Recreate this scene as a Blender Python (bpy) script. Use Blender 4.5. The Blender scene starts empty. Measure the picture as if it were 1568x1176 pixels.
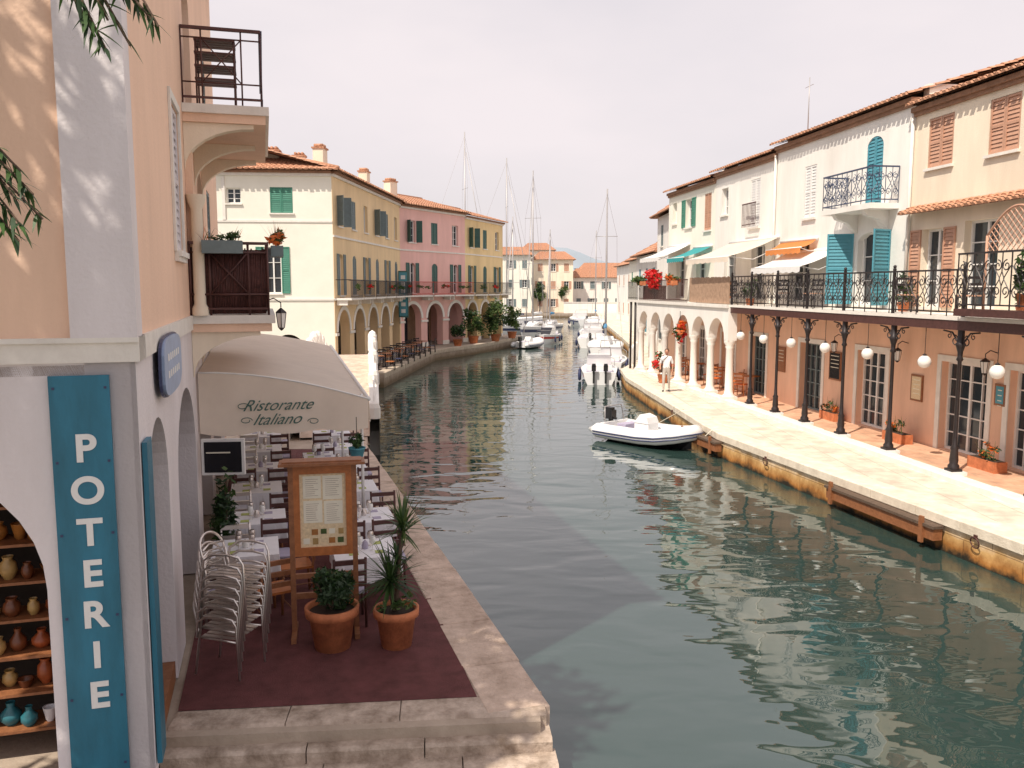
import bpy, math, random
from mathutils import Vector, Matrix
R=random.Random(7)
sc=bpy.context.scene
rad=math.radians
# ---------------------------------------------------------------- materials
def newmat(name):
    m=bpy.data.materials.new(name); m.use_nodes=True
    nt=m.node_tree; b=nt.nodes['Principled BSDF']; return m,nt,b
def pmat(name,col,rough=.7,var=.18,scale=3.0,bump=.15,bscale=40,metal=0,streak=False,stain=None,trans=0):
    m,nt,b=newmat(name); N=nt.nodes; L=nt.links
    tc=N.new('ShaderNodeTexCoord'); mp=N.new('ShaderNodeMapping'); L.new(tc.outputs['Object'],mp.inputs[0])
    if streak: mp.inputs['Scale'].default_value=(1,1,.25)
    n=N.new('ShaderNodeTexNoise'); n.inputs['Scale'].default_value=scale; n.inputs['Detail'].default_value=8; n.inputs['Roughness'].default_value=.65
    L.new(mp.outputs[0],n.inputs['Vector'])
    r=N.new('ShaderNodeValToRGB'); e=r.color_ramp.elements
    e[0].position=.3; e[1].position=.7
    e[0].color=(col[0]*(1-var*1.1),col[1]*(1-var*1.2),col[2]*(1-var*1.3),1)
    e[1].color=(min(1,col[0]*(1+var*.5)),min(1,col[1]*(1+var*.5)),min(1,col[2]*(1+var*.5)),1)
    L.new(n.outputs['Fac'],r.inputs[0]); out=r.outputs[0]
    if stain:
        g=N.new('ShaderNodeNewGeometry'); s=N.new('ShaderNodeSeparateXYZ'); L.new(g.outputs['Position'],s.inputs[0])
        ad=N.new('ShaderNodeMath'); ad.operation='MULTIPLY_ADD'; ad.inputs[1].default_value=.35; L.new(n.outputs['Fac'],ad.inputs[0]); L.new(s.outputs['Z'],ad.inputs[2])
        mr=N.new('ShaderNodeMapRange'); mr.inputs['From Min'].default_value=stain[0]+.17; mr.inputs['From Max'].default_value=stain[1]+.17
        mr.inputs['To Min'].default_value=1; mr.inputs['To Max'].default_value=0; L.new(ad.outputs[0],mr.inputs['Value'])
        mx=N.new('ShaderNodeMixRGB'); mx.inputs[2].default_value=(*stain[2],1); L.new(mr.outputs[0],mx.inputs[0]); L.new(out,mx.inputs[1]); out=mx.outputs[0]
    L.new(out,b.inputs['Base Color'])
    b.inputs['Roughness'].default_value=rough; b.inputs['Metallic'].default_value=metal
    if bump:
        n2=N.new('ShaderNodeTexNoise'); n2.inputs['Scale'].default_value=bscale; n2.inputs['Detail'].default_value=4; L.new(tc.outputs['Object'],n2.inputs['Vector'])
        bp=N.new('ShaderNodeBump'); bp.inputs['Strength'].default_value=bump; bp.inputs['Distance'].default_value=.02
        L.new(n2.outputs['Fac'],bp.inputs['Height']); L.new(bp.outputs[0],b.inputs['Normal'])
    if trans:
        tr=N.new('ShaderNodeBsdfTranslucent'); L.new(out,tr.inputs['Color'])
        ms=N.new('ShaderNodeMixShader'); ms.inputs[0].default_value=trans
        L.new(b.outputs[0],ms.inputs[1]); L.new(tr.outputs[0],ms.inputs[2]); L.new(ms.outputs[0],N['Material Output'].inputs[0])
    return m
def glassmat(name,col):
    m,nt,b=newmat(name); b.inputs['Base Color'].default_value=(*col,1); b.inputs['Roughness'].default_value=.08
    n=nt.nodes.new('ShaderNodeTexNoise'); n.inputs['Scale'].default_value=1.5
    bp=nt.nodes.new('ShaderNodeBump'); bp.inputs['Strength'].default_value=.05; nt.links.new(n.outputs['Fac'],bp.inputs['Height']); nt.links.new(bp.outputs[0],b.inputs['Normal'])
    return m
def brickmat(name,c1,c2,mortar,bw,bh,swz,rough=.8,ms=.01,stain=None):
    m,nt,b=newmat(name); N=nt.nodes; L=nt.links
    g=N.new('ShaderNodeNewGeometry'); s=N.new('ShaderNodeSeparateXYZ'); L.new(g.outputs['Position'],s.inputs[0])
    c=N.new('ShaderNodeCombineXYZ'); L.new(s.outputs[swz[0]],c.inputs[0]); L.new(s.outputs[swz[1]],c.inputs[1])
    t=N.new('ShaderNodeTexBrick'); L.new(c.outputs[0],t.inputs['Vector'])
    t.inputs['Color1'].default_value=(*c1,1); t.inputs['Color2'].default_value=(*c2,1); t.inputs['Mortar'].default_value=(*mortar,1)
    t.inputs['Scale'].default_value=1; t.inputs['Brick Width'].default_value=bw; t.inputs['Row Height'].default_value=bh; t.inputs['Mortar Size'].default_value=ms
    n=N.new('ShaderNodeTexNoise'); n.inputs['Scale'].default_value=2.0; n.inputs['Detail'].default_value=10; n.inputs['Roughness'].default_value=.65; L.new(g.outputs['Position'],n.inputs['Vector'])
    mr=N.new('ShaderNodeMapRange'); mr.inputs['From Min'].default_value=.3; mr.inputs['From Max'].default_value=.7; mr.inputs['To Min'].default_value=.62; mr.inputs['To Max'].default_value=1.12; L.new(n.outputs['Fac'],mr.inputs['Value'])
    mu=N.new('ShaderNodeMixRGB'); mu.blend_type='MULTIPLY'; mu.inputs[0].default_value=1; L.new(t.outputs['Color'],mu.inputs[1]); L.new(mr.outputs[0],mu.inputs[2]); out=mu.outputs[0]
    if stain:
        ad=N.new('ShaderNodeMath'); ad.operation='MULTIPLY_ADD'; ad.inputs[1].default_value=.5; L.new(n.outputs['Fac'],ad.inputs[0]); L.new(s.outputs['Z'],ad.inputs[2])
        rp=N.new('ShaderNodeValToRGB'); e=rp.color_ramp.elements
        e[0].position=.27; e[0].color=(.03,.025,.012,1); e[1].position=.82; e[1].color=(1,1,1,1)
        k=e.new(.40); k.color=(*stain,1); k=e.new(.58); k.color=(.85,.58,.28,1)
        L.new(ad.outputs[0],rp.inputs[0])
        m2=N.new('ShaderNodeMixRGB'); m2.blend_type='MULTIPLY'; m2.inputs[0].default_value=1; L.new(out,m2.inputs[1]); L.new(rp.outputs[0],m2.inputs[2]); out=m2.outputs[0]
    L.new(out,b.inputs['Base Color']); b.inputs['Roughness'].default_value=rough
    bp=N.new('ShaderNodeBump'); bp.inputs['Strength'].default_value=.5; bp.inputs['Distance'].default_value=.03; L.new(n.outputs['Fac'],bp.inputs['Height']); L.new(bp.outputs[0],b.inputs['Normal'])
    return m
WHITE=pmat('white_plaster',(.86,.83,.78),.85,.12,1.0,.2,30,streak=True)
CREAM=pmat('cream_plaster',(.86,.75,.60),.85,.12,1.2,.2,30,streak=True)
GABLE=pmat('pale_cream_plaster',(.85,.82,.72),.85,.07,.7,.2,30)
PEACH=pmat('peach_plaster',(.89,.62,.46),.85,.12,1.0,.25,25,streak=True)
SALMON=pmat('salmon_plaster',(.88,.57,.41),.85,.18,1.0,.25,25,streak=True)
YELLOW=pmat('ochre_plaster',(.83,.62,.37),.85,.14,.8,.2,25,streak=True)
YELL2=pmat('yellow_plaster',(.83,.63,.34),.85,.14,.8,.2,25,streak=True)
PINK=pmat('pink_plaster',(.86,.52,.47),.85,.14,.8,.2,25,streak=True)
LILAC=pmat('grey_white_plaster',(.76,.71,.72),.85,.12,1.2,.3,25,streak=True)
TRIM=pmat('stone_trim',(.80,.76,.70),.8,.1,4,.15,40)
TILE=pmat('clay_roof_tile',(.55,.29,.18),.85,.5,9,.4,30)
EAVE=pmat('eave_brown',(.34,.19,.12),.9,.3,5,.3,30)
IRON=pmat('black_iron',(.035,.028,.03),.45,.3,10,.1,60,metal=.3)
IRONB=pmat('bronze_iron',(.10,.04,.035),.5,.3,10,.1,60,metal=.2)
BLUEI=pmat('navy_iron',(.05,.07,.13),.5,.2,10,.05,60)
GLASS=glassmat('window_glass',(.03,.04,.05))
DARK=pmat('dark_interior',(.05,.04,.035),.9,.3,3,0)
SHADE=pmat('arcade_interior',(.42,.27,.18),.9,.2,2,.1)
GREEN=pmat('green_shutter_paint',(.06,.24,.17),.55,.12,6,.05)
GREEND=pmat('dark_green_shutter_paint',(.05,.13,.11),.55,.12,6,.05)
TEAL=pmat('teal_shutter_paint',(.08,.30,.38),.55,.12,6,.05)
BROWN=pmat('brown_shutter_paint',(.55,.31,.21),.6,.15,6,.05)
GREY=pmat('grey_blue_shutter_paint',(.17,.22,.23),.6,.12,6,.05)
WPAINT=pmat('white_paint',(.80,.79,.77),.45,.05,8,.05)
WOOD=pmat('brown_wood',(.30,.12,.05),.55,.3,14,.2,50)
OWOOD=pmat('orange_wood',(.46,.15,.04),.45,.25,12,.15,50)
PLANK=pmat('weathered_plank',(.44,.29,.20),.8,.3,8,.2,50)
REED=pmat('reed_screen',(.11,.04,.035),.8,.5,14,.3,60)
PAPER=pmat('menu_paper',(.80,.75,.62),.7,.06,9,0)
PAPERY=pmat('menu_paper_yellow',(.78,.62,.40),.7,.2,30,0)
STONE=pmat('quay_stone',(.60,.47,.38),.85,.35,3.5,.7,30,stain=(.0,.3,(.12,.085,.04)))
STEP=pmat('step_stone',(.48,.39,.32),.85,.48,5,.8,22,stain=(-.1,.25,(.12,.085,.04)))
LANDM=pmat('paving',(.42,.34,.27),.85,.25,2,.4,20,stain=(.1,.45,(.16,.11,.06)))
CARPET=pmat('carpet_red',(.15,.045,.045),.95,.35,4,.8,160)
PAVER=brickmat('right_paving',(.80,.70,.57),(.74,.63,.51),(.50,.42,.33),1.1,.8,('Y','X'))
QWALL=brickmat('quay_wall_stone',(.80,.72,.59),(.72,.63,.50),(.42,.34,.25),1.3,.36,('Y','Z'),stain=(.55,.26,.07))
TERRA=brickmat('terracotta_floor',(.76,.45,.29),(.68,.38,.24),(.52,.36,.26),.3,.3,('Y','X'),ms=.008)
CANVAS=pmat('awning_canvas',(.90,.80,.69),.8,.06,2,.1,80,trans=.35)
CANVORG=pmat('orange_canvas',(.75,.28,.08),.8,.1,2,.1,80,trans=.3)
CANVTEAL=pmat('teal_canvas',(.05,.38,.40),.8,.1,2,.1,80,trans=.3)
TXT=pmat('green_lettering',(.05,.12,.10),.7,.05,8,0)
SIGNB=pmat('sign_blue',(.025,.165,.255),.45,.30,3,.1,20,streak=True)
SIGNB2=pmat('sign_pale_blue',(.33,.42,.60),.45,.16,4,.1,20)
CLOTH=pmat('white_tablecloth',(.82,.81,.84),.8,.05,6,.15,12)
CLOTHL=pmat('lilac_seat_cover',(.42,.38,.50),.8,.1,6,.15,12)
NAPK=pmat('green_napkin',(.45,.50,.16),.8,.1,6,0)
ALU=pmat('aluminium',(.76,.70,.66),.28,.08,20,.02,60,metal=.8)
POT=pmat('terracotta_pot',(.56,.19,.08),.75,.35,7,.25,40)
SOIL=pmat('soil',(.05,.03,.02),.95,.3,20,.4,60)
LEAF=pmat('leaf_green',(.055,.115,.03),.5,.4,6,0,trans=.3)
LEAFD=pmat('leaf_dark_green',(.03,.065,.025),.55,.4,6,0,trans=.2)
LEAFL=pmat('leaf_light_green',(.13,.20,.06),.5,.4,6,0,trans=.35)
FRED=pmat('red_petals',(.75,.03,.03),.6,.2,9,0,trans=.3)
FORG=pmat('orange_petals',(.80,.20,.04),.6,.2,9,0,trans=.3)
BARK=pmat('bark',(.12,.08,.055),.9,.3,12,.6,30)
GELW=pmat('boat_gelcoat',(.80,.80,.80),.25,.04,3,0)
NAVY=pmat('navy_stripe',(.04,.05,.12),.4,.1,6,0)
BLACK=pmat('black_plastic',(.02,.02,.022),.35,.1,6,0)
BLUETARP=pmat('blue_tarp',(.05,.25,.48),.7,.15,5,.2,20)
REDP=pmat('red_paint',(.5,.04,.03),.5,.1,5,0)
ALUM=pmat('mast_aluminium',(.42,.40,.40),.4,.05,5,0,metal=.3)
GLOBE=pmat('opal_glass_globe',(.82,.81,.78),.2,.03,4,0)
SCREEN=pmat('dark_screen',(.02,.02,.025),.2,.1,4,0)
SKIN=pmat('skin',(.50,.26,.17),.55,.08,12,0)
HAIR=pmat('hair_brown',(.06,.035,.02),.6,.2,30,0)
SHIRT=pmat('white_shirt',(.78,.78,.78),.8,.06,10,.1,30)
TROUS=pmat('beige_trousers',(.50,.45,.40),.8,.1,10,.1,30)
BAGM=pmat('brown_leather_bag',(.10,.05,.03),.5,.1,10,.1,30)
HILL=pmat('hazy_hill',(.30,.35,.40),1,.1,.01,0)  # distance haze is put into the hill's own blue-grey colour
CERA=[pmat('ceramic_%d'%i,c,.3,.3,9,0) for i,c in enumerate([(.42,.17,.04),(.36,.09,.03),(.42,.27,.10),(.03,.16,.20),(.16,.05,.02)])]
# ---------------------------------------------------------------- mesh builder
class MB:
    def __init__(s,M=None): s.v=[];s.f=[];s.mi=[];s.sm=[];s.mats=[];s.M=M or Matrix()
    def add(s,vs,fs,mat,smooth=False,M=None):
        M=s.M if M is None else M
        if mat not in s.mats: s.mats.append(mat)
        k=s.mats.index(mat); o=len(s.v)
        s.v+= [tuple(M@Vector(v)) for v in vs]
        for f in fs: s.f.append(tuple(o+i for i in f)); s.mi.append(k); s.sm.append(smooth)
    def box(s,x0,x1,y0,y1,z0,z1,mat,M=None):
        s.add([(x0,y0,z0),(x1,y0,z0),(x1,y1,z0),(x0,y1,z0),(x0,y0,z1),(x1,y0,z1),(x1,y1,z1),(x0,y1,z1)],
              [(0,3,2,1),(4,5,6,7),(0,1,5,4),(1,2,6,5),(2,3,7,6),(3,0,4,7)],mat,False,M)
    def tube(s,pts,r,mat,n=6,r2=None,caps=True):
        pts=[Vector(p) for p in pts]; vs=[];fs=[]; L=len(pts); up=None
        for i,p in enumerate(pts):
            d=(pts[min(i+1,L-1)]-pts[max(i-1,0)])
            if d.length<1e-9: d=Vector((0,0,1))
            d.normalize()
            if up is None: up=Vector((0,0,1)) if abs(d.z)<.9 else Vector((1,0,0))
            a=d.cross(up)
            if a.length<1e-4: a=d.cross(Vector((1,.3,0)))
            a.normalize(); b=a.cross(d); up=b
            rr=r if r2 is None else r+(r2-r)*i/(L-1)
            for k in range(n):
                t=2*math.pi*k/n; vs.append(p+a*math.cos(t)*rr+b*math.sin(t)*rr)
        for i in range(L-1):
            for k in range(n): fs.append((i*n+k,i*n+(k+1)%n,(i+1)*n+(k+1)%n,(i+1)*n+k))
        if caps: fs.append(tuple(range(n-1,-1,-1))); fs.append(tuple((L-1)*n+k for k in range(n)))
        s.add(vs,fs,mat,n>4)
    def lathe(s,cx,cy,prof,mat,n=16,M=None,sm=True):
        vs=[];fs=[]
        for r,z in prof:
            for k in range(n): t=2*math.pi*k/n; vs.append((cx+r*math.cos(t),cy+r*math.sin(t),z))
        for i in range(len(prof)-1):
            for k in range(n): fs.append((i*n+k,i*n+(k+1)%n,(i+1)*n+(k+1)%n,(i+1)*n+k))
        s.add(vs,fs,mat,sm,M)
    def ball(s,c,r,mat,n=12,sc3=(1,1,1)):
        vs=[];fs=[];m=n//2+1
        for i in range(m):
            ph=math.pi*i/(m-1)
            for k in range(n):
                t=2*math.pi*k/n; vs.append((c[0]+r*sc3[0]*math.sin(ph)*math.cos(t),c[1]+r*sc3[1]*math.sin(ph)*math.sin(t),c[2]+r*sc3[2]*math.cos(ph)))
        for i in range(m-1):
            for k in range(n): fs.append((i*n+k,(i+1)*n+k,(i+1)*n+(k+1)%n,i*n+(k+1)%n))
        s.add(vs,fs,mat,True)
    def poly(s,pts,z0,z1,mat,side=None):
        n=len(pts); vs=[(p[0],p[1],z0) for p in pts]+[(p[0],p[1],z1) for p in pts]
        s.add(vs,[tuple(range(n,2*n))],mat)
        s.add(vs,[(i,(i+1)%n,n+(i+1)%n,n+i) for i in range(n)],side or mat)
    def obj(s,name,parent=None):
        me=bpy.data.meshes.new(name); me.from_pydata(s.v,[],s.f)
        for m in s.mats: me.materials.append(m)
        me.polygons.foreach_set('material_index',s.mi); me.polygons.foreach_set('use_smooth',s.sm); me.update()
        o=bpy.data.objects.new(name,me); sc.collection.objects.link(o)
        if parent:
            o.parent=parent; o.matrix_parent_inverse=Matrix.Translation(parent.location).inverted()
        return o
def empty(name,loc=(0,0,0)):
    e=bpy.data.objects.new(name,None); e.location=loc; e.empty_display_size=.3; sc.collection.objects.link(e); return e
def frame(o,d,side=1):
    d=Vector((d[0],d[1],0)).normalized(); n=Vector((d.y,-d.x,0))*side
    return Matrix(((d.x,n.x,0,o[0]),(d.y,n.y,0,o[1]),(0,0,1,o[2] if len(o)>2 else 0),(0,0,0,1)))
def loc(x,y,z=0,rot=0,s=1): return Matrix.Translation((x,y,z))@Matrix.Rotation(rot,4,'Z')@Matrix.Scale(s,4)
def band(mb,a0,a1,z0,z1,t,ops,mat,y=0):
    x=a0
    for o in sorted(ops,key=lambda q:q['a']):
        a,b,zb,zt=o['a'],o['b'],o['zb'],o['zt']
        if a>x: mb.box(x,a,y-t,y,z0,z1,mat)
        if zb>z0+.01: mb.box(a,b,y-t,y,z0,zb,mat)
        rise=o.get('arch',0)
        if rise:
            zs=zt-rise; n=16; c=(a+b)/2; h=(b-a)/2
            P=[(c-h*math.cos(math.pi*i/n),zs+rise*math.sin(math.pi*i/n)) for i in range(n+1)]
            for i in range(n):
                (xa,za),(xb,zb2)=P[i],P[i+1]
                mb.add([(xa,y,za),(xb,y,zb2),(xb,y,z1),(xa,y,z1),(xa,y-t,za),(xb,y-t,zb2),(xb,y-t,z1),(xa,y-t,z1)],
                       [(0,1,2,3),(4,7,6,5),(0,4,5,1),(3,2,6,7)],mat)
        elif zt<z1-.01: mb.box(a,b,y-t,y,zt,z1,mat)
        x=b
    if x<a1: mb.box(x,a1,y-t,y,z0,z1,mat)
def shutter(mb,a,b,z0,z1,y,mat,n=None):
    w=.05; mb.box(a,a+w,y,y+.04,z0,z1,mat); mb.box(b-w,b,y,y+.04,z0,z1,mat)
    mb.box(a+w,b-w,y,y+.04,z0,z0+w,mat); mb.box(a+w,b-w,y,y+.04,z1-w,z1,mat); mb.box(a+w,b-w,y,y+.038,(z0+z1)/2-.03,(z0+z1)/2+.03,mat)
    n=n or max(6,int((z1-z0)/.1))
    h=(z1-z0-2*w)/n
    for i in range(n):
        zz=z0+w+h*i
        mb.add([(a+w,y+.03,zz),(b-w,y+.03,zz),(b-w,y+.008,zz+h*.95),(a+w,y+.008,zz+h*.95)],[(0,1,2,3)],mat)
    mb.box(a+w,b-w,y-.0,y+.006,z0+w,z1-w,mat)
def window(mb,o,t,y=0,framem=WPAINT,nx=2,nz=3,sill=True):
    a,b,zb,zt=o['a'],o['b'],o['zb'],o['zt']; yy=y-t*.6; f=.06
    mb.box(a,b,yy-.04,yy-.03,zb,zt,GLASS)
    mb.box(a,a+f,yy-.03,yy+.03,zb,zt,framem); mb.box(b-f,b,yy-.03,yy+.03,zb,zt,framem)
    mb.box(a+f,b-f,yy-.03,yy+.03,zb,zb+f,framem); mb.box(a+f,b-f,yy-.03,yy+.03,zt-f,zt,framem)
    for i in range(1,nx):
        x=a+(b-a)*i/nx; w=.035 if i*2==nx else .015; mb.box(x-w,x+w,yy-.028,yy+.025,zb+f,zt-f,framem)
    for i in range(1,nz):
        z=zb+(zt-zb)*i/nz; mb.box(a+f,b-f,yy-.027,yy+.015,z-.014,z+.014,framem)
    if sill and zb>1.2: mb.box(a-.06,b+.06,y+.002,y+.08,zb-.07,zb-.002,TRIM)
def openings(mb,ops,t,y=0):
    for o in ops:
        k=o.get('k','win'); a,b,zb,zt=o['a'],o['b'],o['zb'],o['zt']; m=o.get('m',GREEN)
        if k=='win': window(mb,o,t,y,nx=o.get('nx',2),nz=o.get('nz',3),framem=o.get('fm',WPAINT))
        elif k=='shut':
            window(mb,o,t,y); c=(a+b)/2; shutter(mb,a+.01,c-.005,zb+.01,zt-.01,y-.05,m); shutter(mb,c+.005,b-.01,zb+.01,zt-.01,y-.05,m)
        elif k=='open':
            window(mb,o,t,y); w=(b-a)/2; shutter(mb,a-w-.02,a-.02,zb,zt,y+.01,m); shutter(mb,b+.02,b+w+.02,zb,zt,y+.01,m)
        elif k=='ajar':
            window(mb,o,t,y); w=(b-a)/2
            for s,x in ((1,a-w*.25),(-1,b+w*.25)):
                M0=mb.M; mb.M=M0@Matrix.Translation((x,y+.03,0))@Matrix.Rotation((rad(115) if s>0 else rad(65)),4,'Z')
                shutter(mb,0,w,zb,zt,0,m); mb.M=M0
def tiles(mb,A,B,C,D,mat=TILE,pitch=.24,row=.38):
    A,B,C,D=map(Vector,(A,B,C,D)); n=(B-A).cross(D-A).normalized()
    if n.z<0: n=-n
    L=(B-A).length; nx=max(4,int(L/pitch))*4; H=((D+C)/2-(A+B)/2).length; ny=max(2,int(H/row))
    vs=[];fs=[];rows=0
    for j in range(ny):
        for e in (0,1):
            v=(j+e)/ny
            for i in range(nx+1):
                u=i/nx; p=(A*(1-u)+B*u)*(1-v)+(D*(1-u)+C*u)*v
                ph=(i%4); off=[0,.045,.06,.045][ph]+(.03 if e==0 else 0)
                vs.append(p+n*(off+R.uniform(-.006,.006)))
            rows+=1
    w=nx+1
    for j in range(rows-1):
        for i in range(nx): fs.append((j*w+i,j*w+i+1,(j+1)*w+i+1,(j+1)*w+i))
    mb.add(vs,fs,mat)
    mb.add([A-n*.03,B-n*.03,C-n*.03,D-n*.03],[(0,1,2,3)],EAVE)
    e=(B-A).normalized(); dn=(A-D).normalized(); k=int(L/pitch)
    for i in range(k):
        c=A+e*(L*(i+.5)/k); r=pitch*.36
        pts=[c+e*(r*math.cos(math.pi*q/5))+n*(r*.9*math.sin(math.pi*q/5)) for q in range(6)]
        o=dn*(.05+R.uniform(0,.03))
        mb.add(pts+[p+o for p in pts],[(q,q+1,q+7,q+6) for q in range(5)]+[(6,7,8,9,10,11)],mat)
def chimney(mb,x,y,z,w=.7,h=1.0):
    mb.box(x-w/2,x+w/2,y-w*.35,y+w*.35,z-.6,z+h,CREAM); mb.box(x-w/2-.06,x+w/2+.06,y-w*.35-.06,y+w*.35+.06,z+h,z+h+.08,TILE)
    for i in (-1,0,1): mb.tube([(x+i*w*.3,y-w*.3,z+h+.16),(x+i*w*.3,y+w*.3,z+h+.16)],w*.13,TILE,8)
def scroll(cx,cz,r,s=1,turn=1.6,a0=0,n=16):
    return [(cx+s*r*(1-.75*i/n)*math.cos(a0+turn*2*math.pi*i/n),cz+r*(1-.75*i/n)*math.sin(a0+turn*2*math.pi*i/n)) for i in range(n+1)]
def rail(mb,a0,a1,z0,z1,y,mat,kind='scroll',r=.014):
    mb.box(a0,a1,y-.025,y+.025,z1-.04,z1,mat); mb.box(a0,a1,y-.015,y+.015,z0+.08,z0+.11,mat)
    H=z1-z0
    if kind=='bars':
        n=max(2,int((a1-a0)/.12))
        for i in range(n+1):
            x=a0+(a1-a0)*i/n; mb.box(x-r*.6,x+r*.6,y-r*.6,y+r*.6,z0,z1-.04,mat)
    elif kind=='cross':
        n=max(1,round((a1-a0)/1.0))
        for i in range(n):
            x0=a0+(a1-a0)*i/n; x1=a0+(a1-a0)*(i+1)/n; w=x1-x0
            for k in range(5):
                x=x0+w*k/4; 
                if k in (0,1,3,4): mb.tube([(x,y,z0),(x,y,z1)],r,mat,5)
            xa,xb=x0+w*.25,x0+w*.75; zb=z0+.3
            mb.tube([(x0,y,z0+.3),(x1,y,z0+.3)],r,mat,5); mb.tube([(x0,y,z1-.15),(x1,y,z1-.15)],r,mat,5)
            mb.tube([(xa,y,zb),(xb,y,z1-.15)],r*.8,mat,5); mb.tube([(xb,y,zb),(xa,y,z1-.15)],r*.8,mat,5)
    else:
        n=max(2,round((a1-a0)/.56)); w=(a1-a0)/n
        for i in range(n+1):
            x=a0+w*i; mb.box(x-r*.7,x+r*.7,y-r*.7,y+r*.7,z0,z1-.04,mat)
        for i in range(n):
            c=a0+w*(i+.5); zt=z0+.11; hh=H-.15
            for sgn in (-1,1):
                for cz,q in ((zt+hh*.75,1),(zt+hh*.25,-1)):
                    pts=scroll(c+sgn*w*.23,cz,w*.22,sgn,1.3,q*math.pi/2,14); mb.tube([(p[0],y,p[1]) for p in pts],r,mat,4,caps=False)
                mb.tube([(c+sgn*w*.46,y,zt+hh*.25),(c+sgn*w*.10,y,zt+hh*.5),(c+sgn*w*.46,y,zt+hh*.75)],r,mat,4,caps=False)
            mb.tube([(c,y,zt+hh*.36),(c+w*.13,y,zt+hh*.5),(c,y,zt+hh*.64),(c-w*.13,y,zt+hh*.5),(c,y,zt+hh*.36)],r,mat,4,caps=False)
            mb.tube([(c,y,zt+hh*.64),(c,y,zt+hh)],r,mat,4); mb.tube([(c,y,zt),(c,y,zt+hh*.36)],r,mat,4)
def leaves(mb,c,rad3,n,size,mats,clumps=9,elong=1.6):
    cl=[]
    for i in range(clumps):
        d=Vector((R.gauss(0,1),R.gauss(0,1),R.gauss(0,1))).normalized()*R.uniform(.3,.85)
        cl.append((Vector((c[0]+d.x*rad3[0],c[1]+d.y*rad3[1],c[2]+d.z*rad3[2])),R.uniform(.25,.5),R.choice(mats)))
    for i in range(n):
        cc,k,m=R.choice(cl); d=Vector((R.gauss(0,1),R.gauss(0,1),R.gauss(0,1))).normalized()*(R.random()**.5)
        p=cc+Vector((d.x*rad3[0],d.y*rad3[1],d.z*rad3[2]))*k
        a=Vector((R.gauss(0,1),R.gauss(0,1),R.gauss(0,.6))).normalized(); b=a.cross(Vector((R.gauss(0,1),R.gauss(0,1),R.gauss(0,1)))).normalized()
        s=size*R.uniform(.6,1.3); a=a*s*elong*.5; b=b*s*.3
        mb.add([p-a,p-b,p+a,p+b],[(0,1,2,3)],m if R.random()<.7 else R.choice(mats))
def blade(mb,p,d,L,w,droop,mat):
    p=Vector(p); d=Vector(d).normalized(); s=d.cross(Vector((0,0,1)))
    if s.length<.05: s=Vector((1,0,0))
    s.normalize(); L_=[];n=4;q=p.copy();dd=d.copy()
    for i in range(n+1):
        ww=w*(1-(i/n)**1.5)*(.6+.4*min(1,i)); L_+= [q-s*ww/2,q+s*ww/2]; dd=(dd+Vector((0,0,-droop/n))).normalized(); q=q+dd*L/n
    mb.add(L_,[(2*i,2*i+1,2*i+3,2*i+2) for i in range(n)],mat)
def text(body,size,M,mat,name,parent,shear=0,ext=.004,sx=1,off=0):
    c=bpy.data.curves.new(name,'FONT'); c.body=body; c.size=size; c.align_x='CENTER'; c.align_y='CENTER'; c.shear=shear; c.extrude=ext; c.offset=off
    o=bpy.data.objects.new(name+'_tmp',c); sc.collection.objects.link(o); bpy.context.view_layer.update()
    me=bpy.data.meshes.new_from_object(o.evaluated_get(bpy.context.evaluated_depsgraph_get())); bpy.data.objects.remove(o)
    me.transform(M@Matrix.Diagonal((sx,1,1,1))); me.materials.clear(); me.materials.append(mat)
    q=bpy.data.objects.new(name,me); sc.collection.objects.link(q)
    q.parent=parent; q.matrix_parent_inverse=Matrix.Translation(parent.location).inverted(); return q
def op(a,b,zb,zt,k='win',**kw):
    d=dict(a=a,b=b,zb=zb,zt=zt,k=k); d.update(kw); return d

# ---------------------------------------------------------------- world, sun, camera
SUN=Vector((-.36,-.44,.82)).normalized()
w=bpy.data.worlds.new('World'); sc.world=w; w.use_nodes=True; nt=w.node_tree; bg=nt.nodes['Background']
sky=nt.nodes.new('ShaderNodeTexSky'); sky.sky_type='NISHITA'; sky.sun_disc=False
sky.sun_elevation=math.asin(SUN.z); sky.sun_rotation=math.atan2(SUN.x,SUN.y); sky.dust_density=3; sky.air_density=1.2; sky.altitude=0
tc=nt.nodes.new('ShaderNodeTexCoord'); nz=nt.nodes.new('ShaderNodeTexNoise'); nz.inputs['Scale'].default_value=1.6; nz.inputs['Detail'].default_value=5
mpp=nt.nodes.new('ShaderNodeMapping'); mpp.inputs['Scale'].default_value=(1,1,2.5); nt.links.new(tc.outputs['Generated'],mpp.inputs[0]); nt.links.new(mpp.outputs[0],nz.inputs['Vector'])
mr=nt.nodes.new('ShaderNodeMapRange'); mr.inputs['From Min'].default_value=.3; mr.inputs['From Max'].default_value=.7; mr.inputs['To Min'].default_value=.66; mr.inputs['To Max'].default_value=.97; nt.links.new(nz.outputs['Fac'],mr.inputs['Value'])
mx=nt.nodes.new('ShaderNodeMixRGB'); mx.inputs[2].default_value=(8.7,7.95,8.1,1); nt.links.new(mr.outputs[0],mx.inputs[0]); nt.links.new(sky.outputs[0],mx.inputs[1])
nt.links.new(mx.outputs[0],bg.inputs[0]); bg.inputs[1].default_value=.108
ld=bpy.data.lights.new('sun','SUN'); ld.energy=5.0; ld.angle=rad(.5); ld.color=(1,.91,.78); lo=bpy.data.objects.new('sun',ld); sc.collection.objects.link(lo)
lo.rotation_euler=(-SUN).to_track_quat('-Z','Y').to_euler()
cam=bpy.data.cameras.new('camera'); cam.sensor_width=36; cam.lens=29.85; cam.clip_end=8000; cam.clip_start=.05
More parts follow.
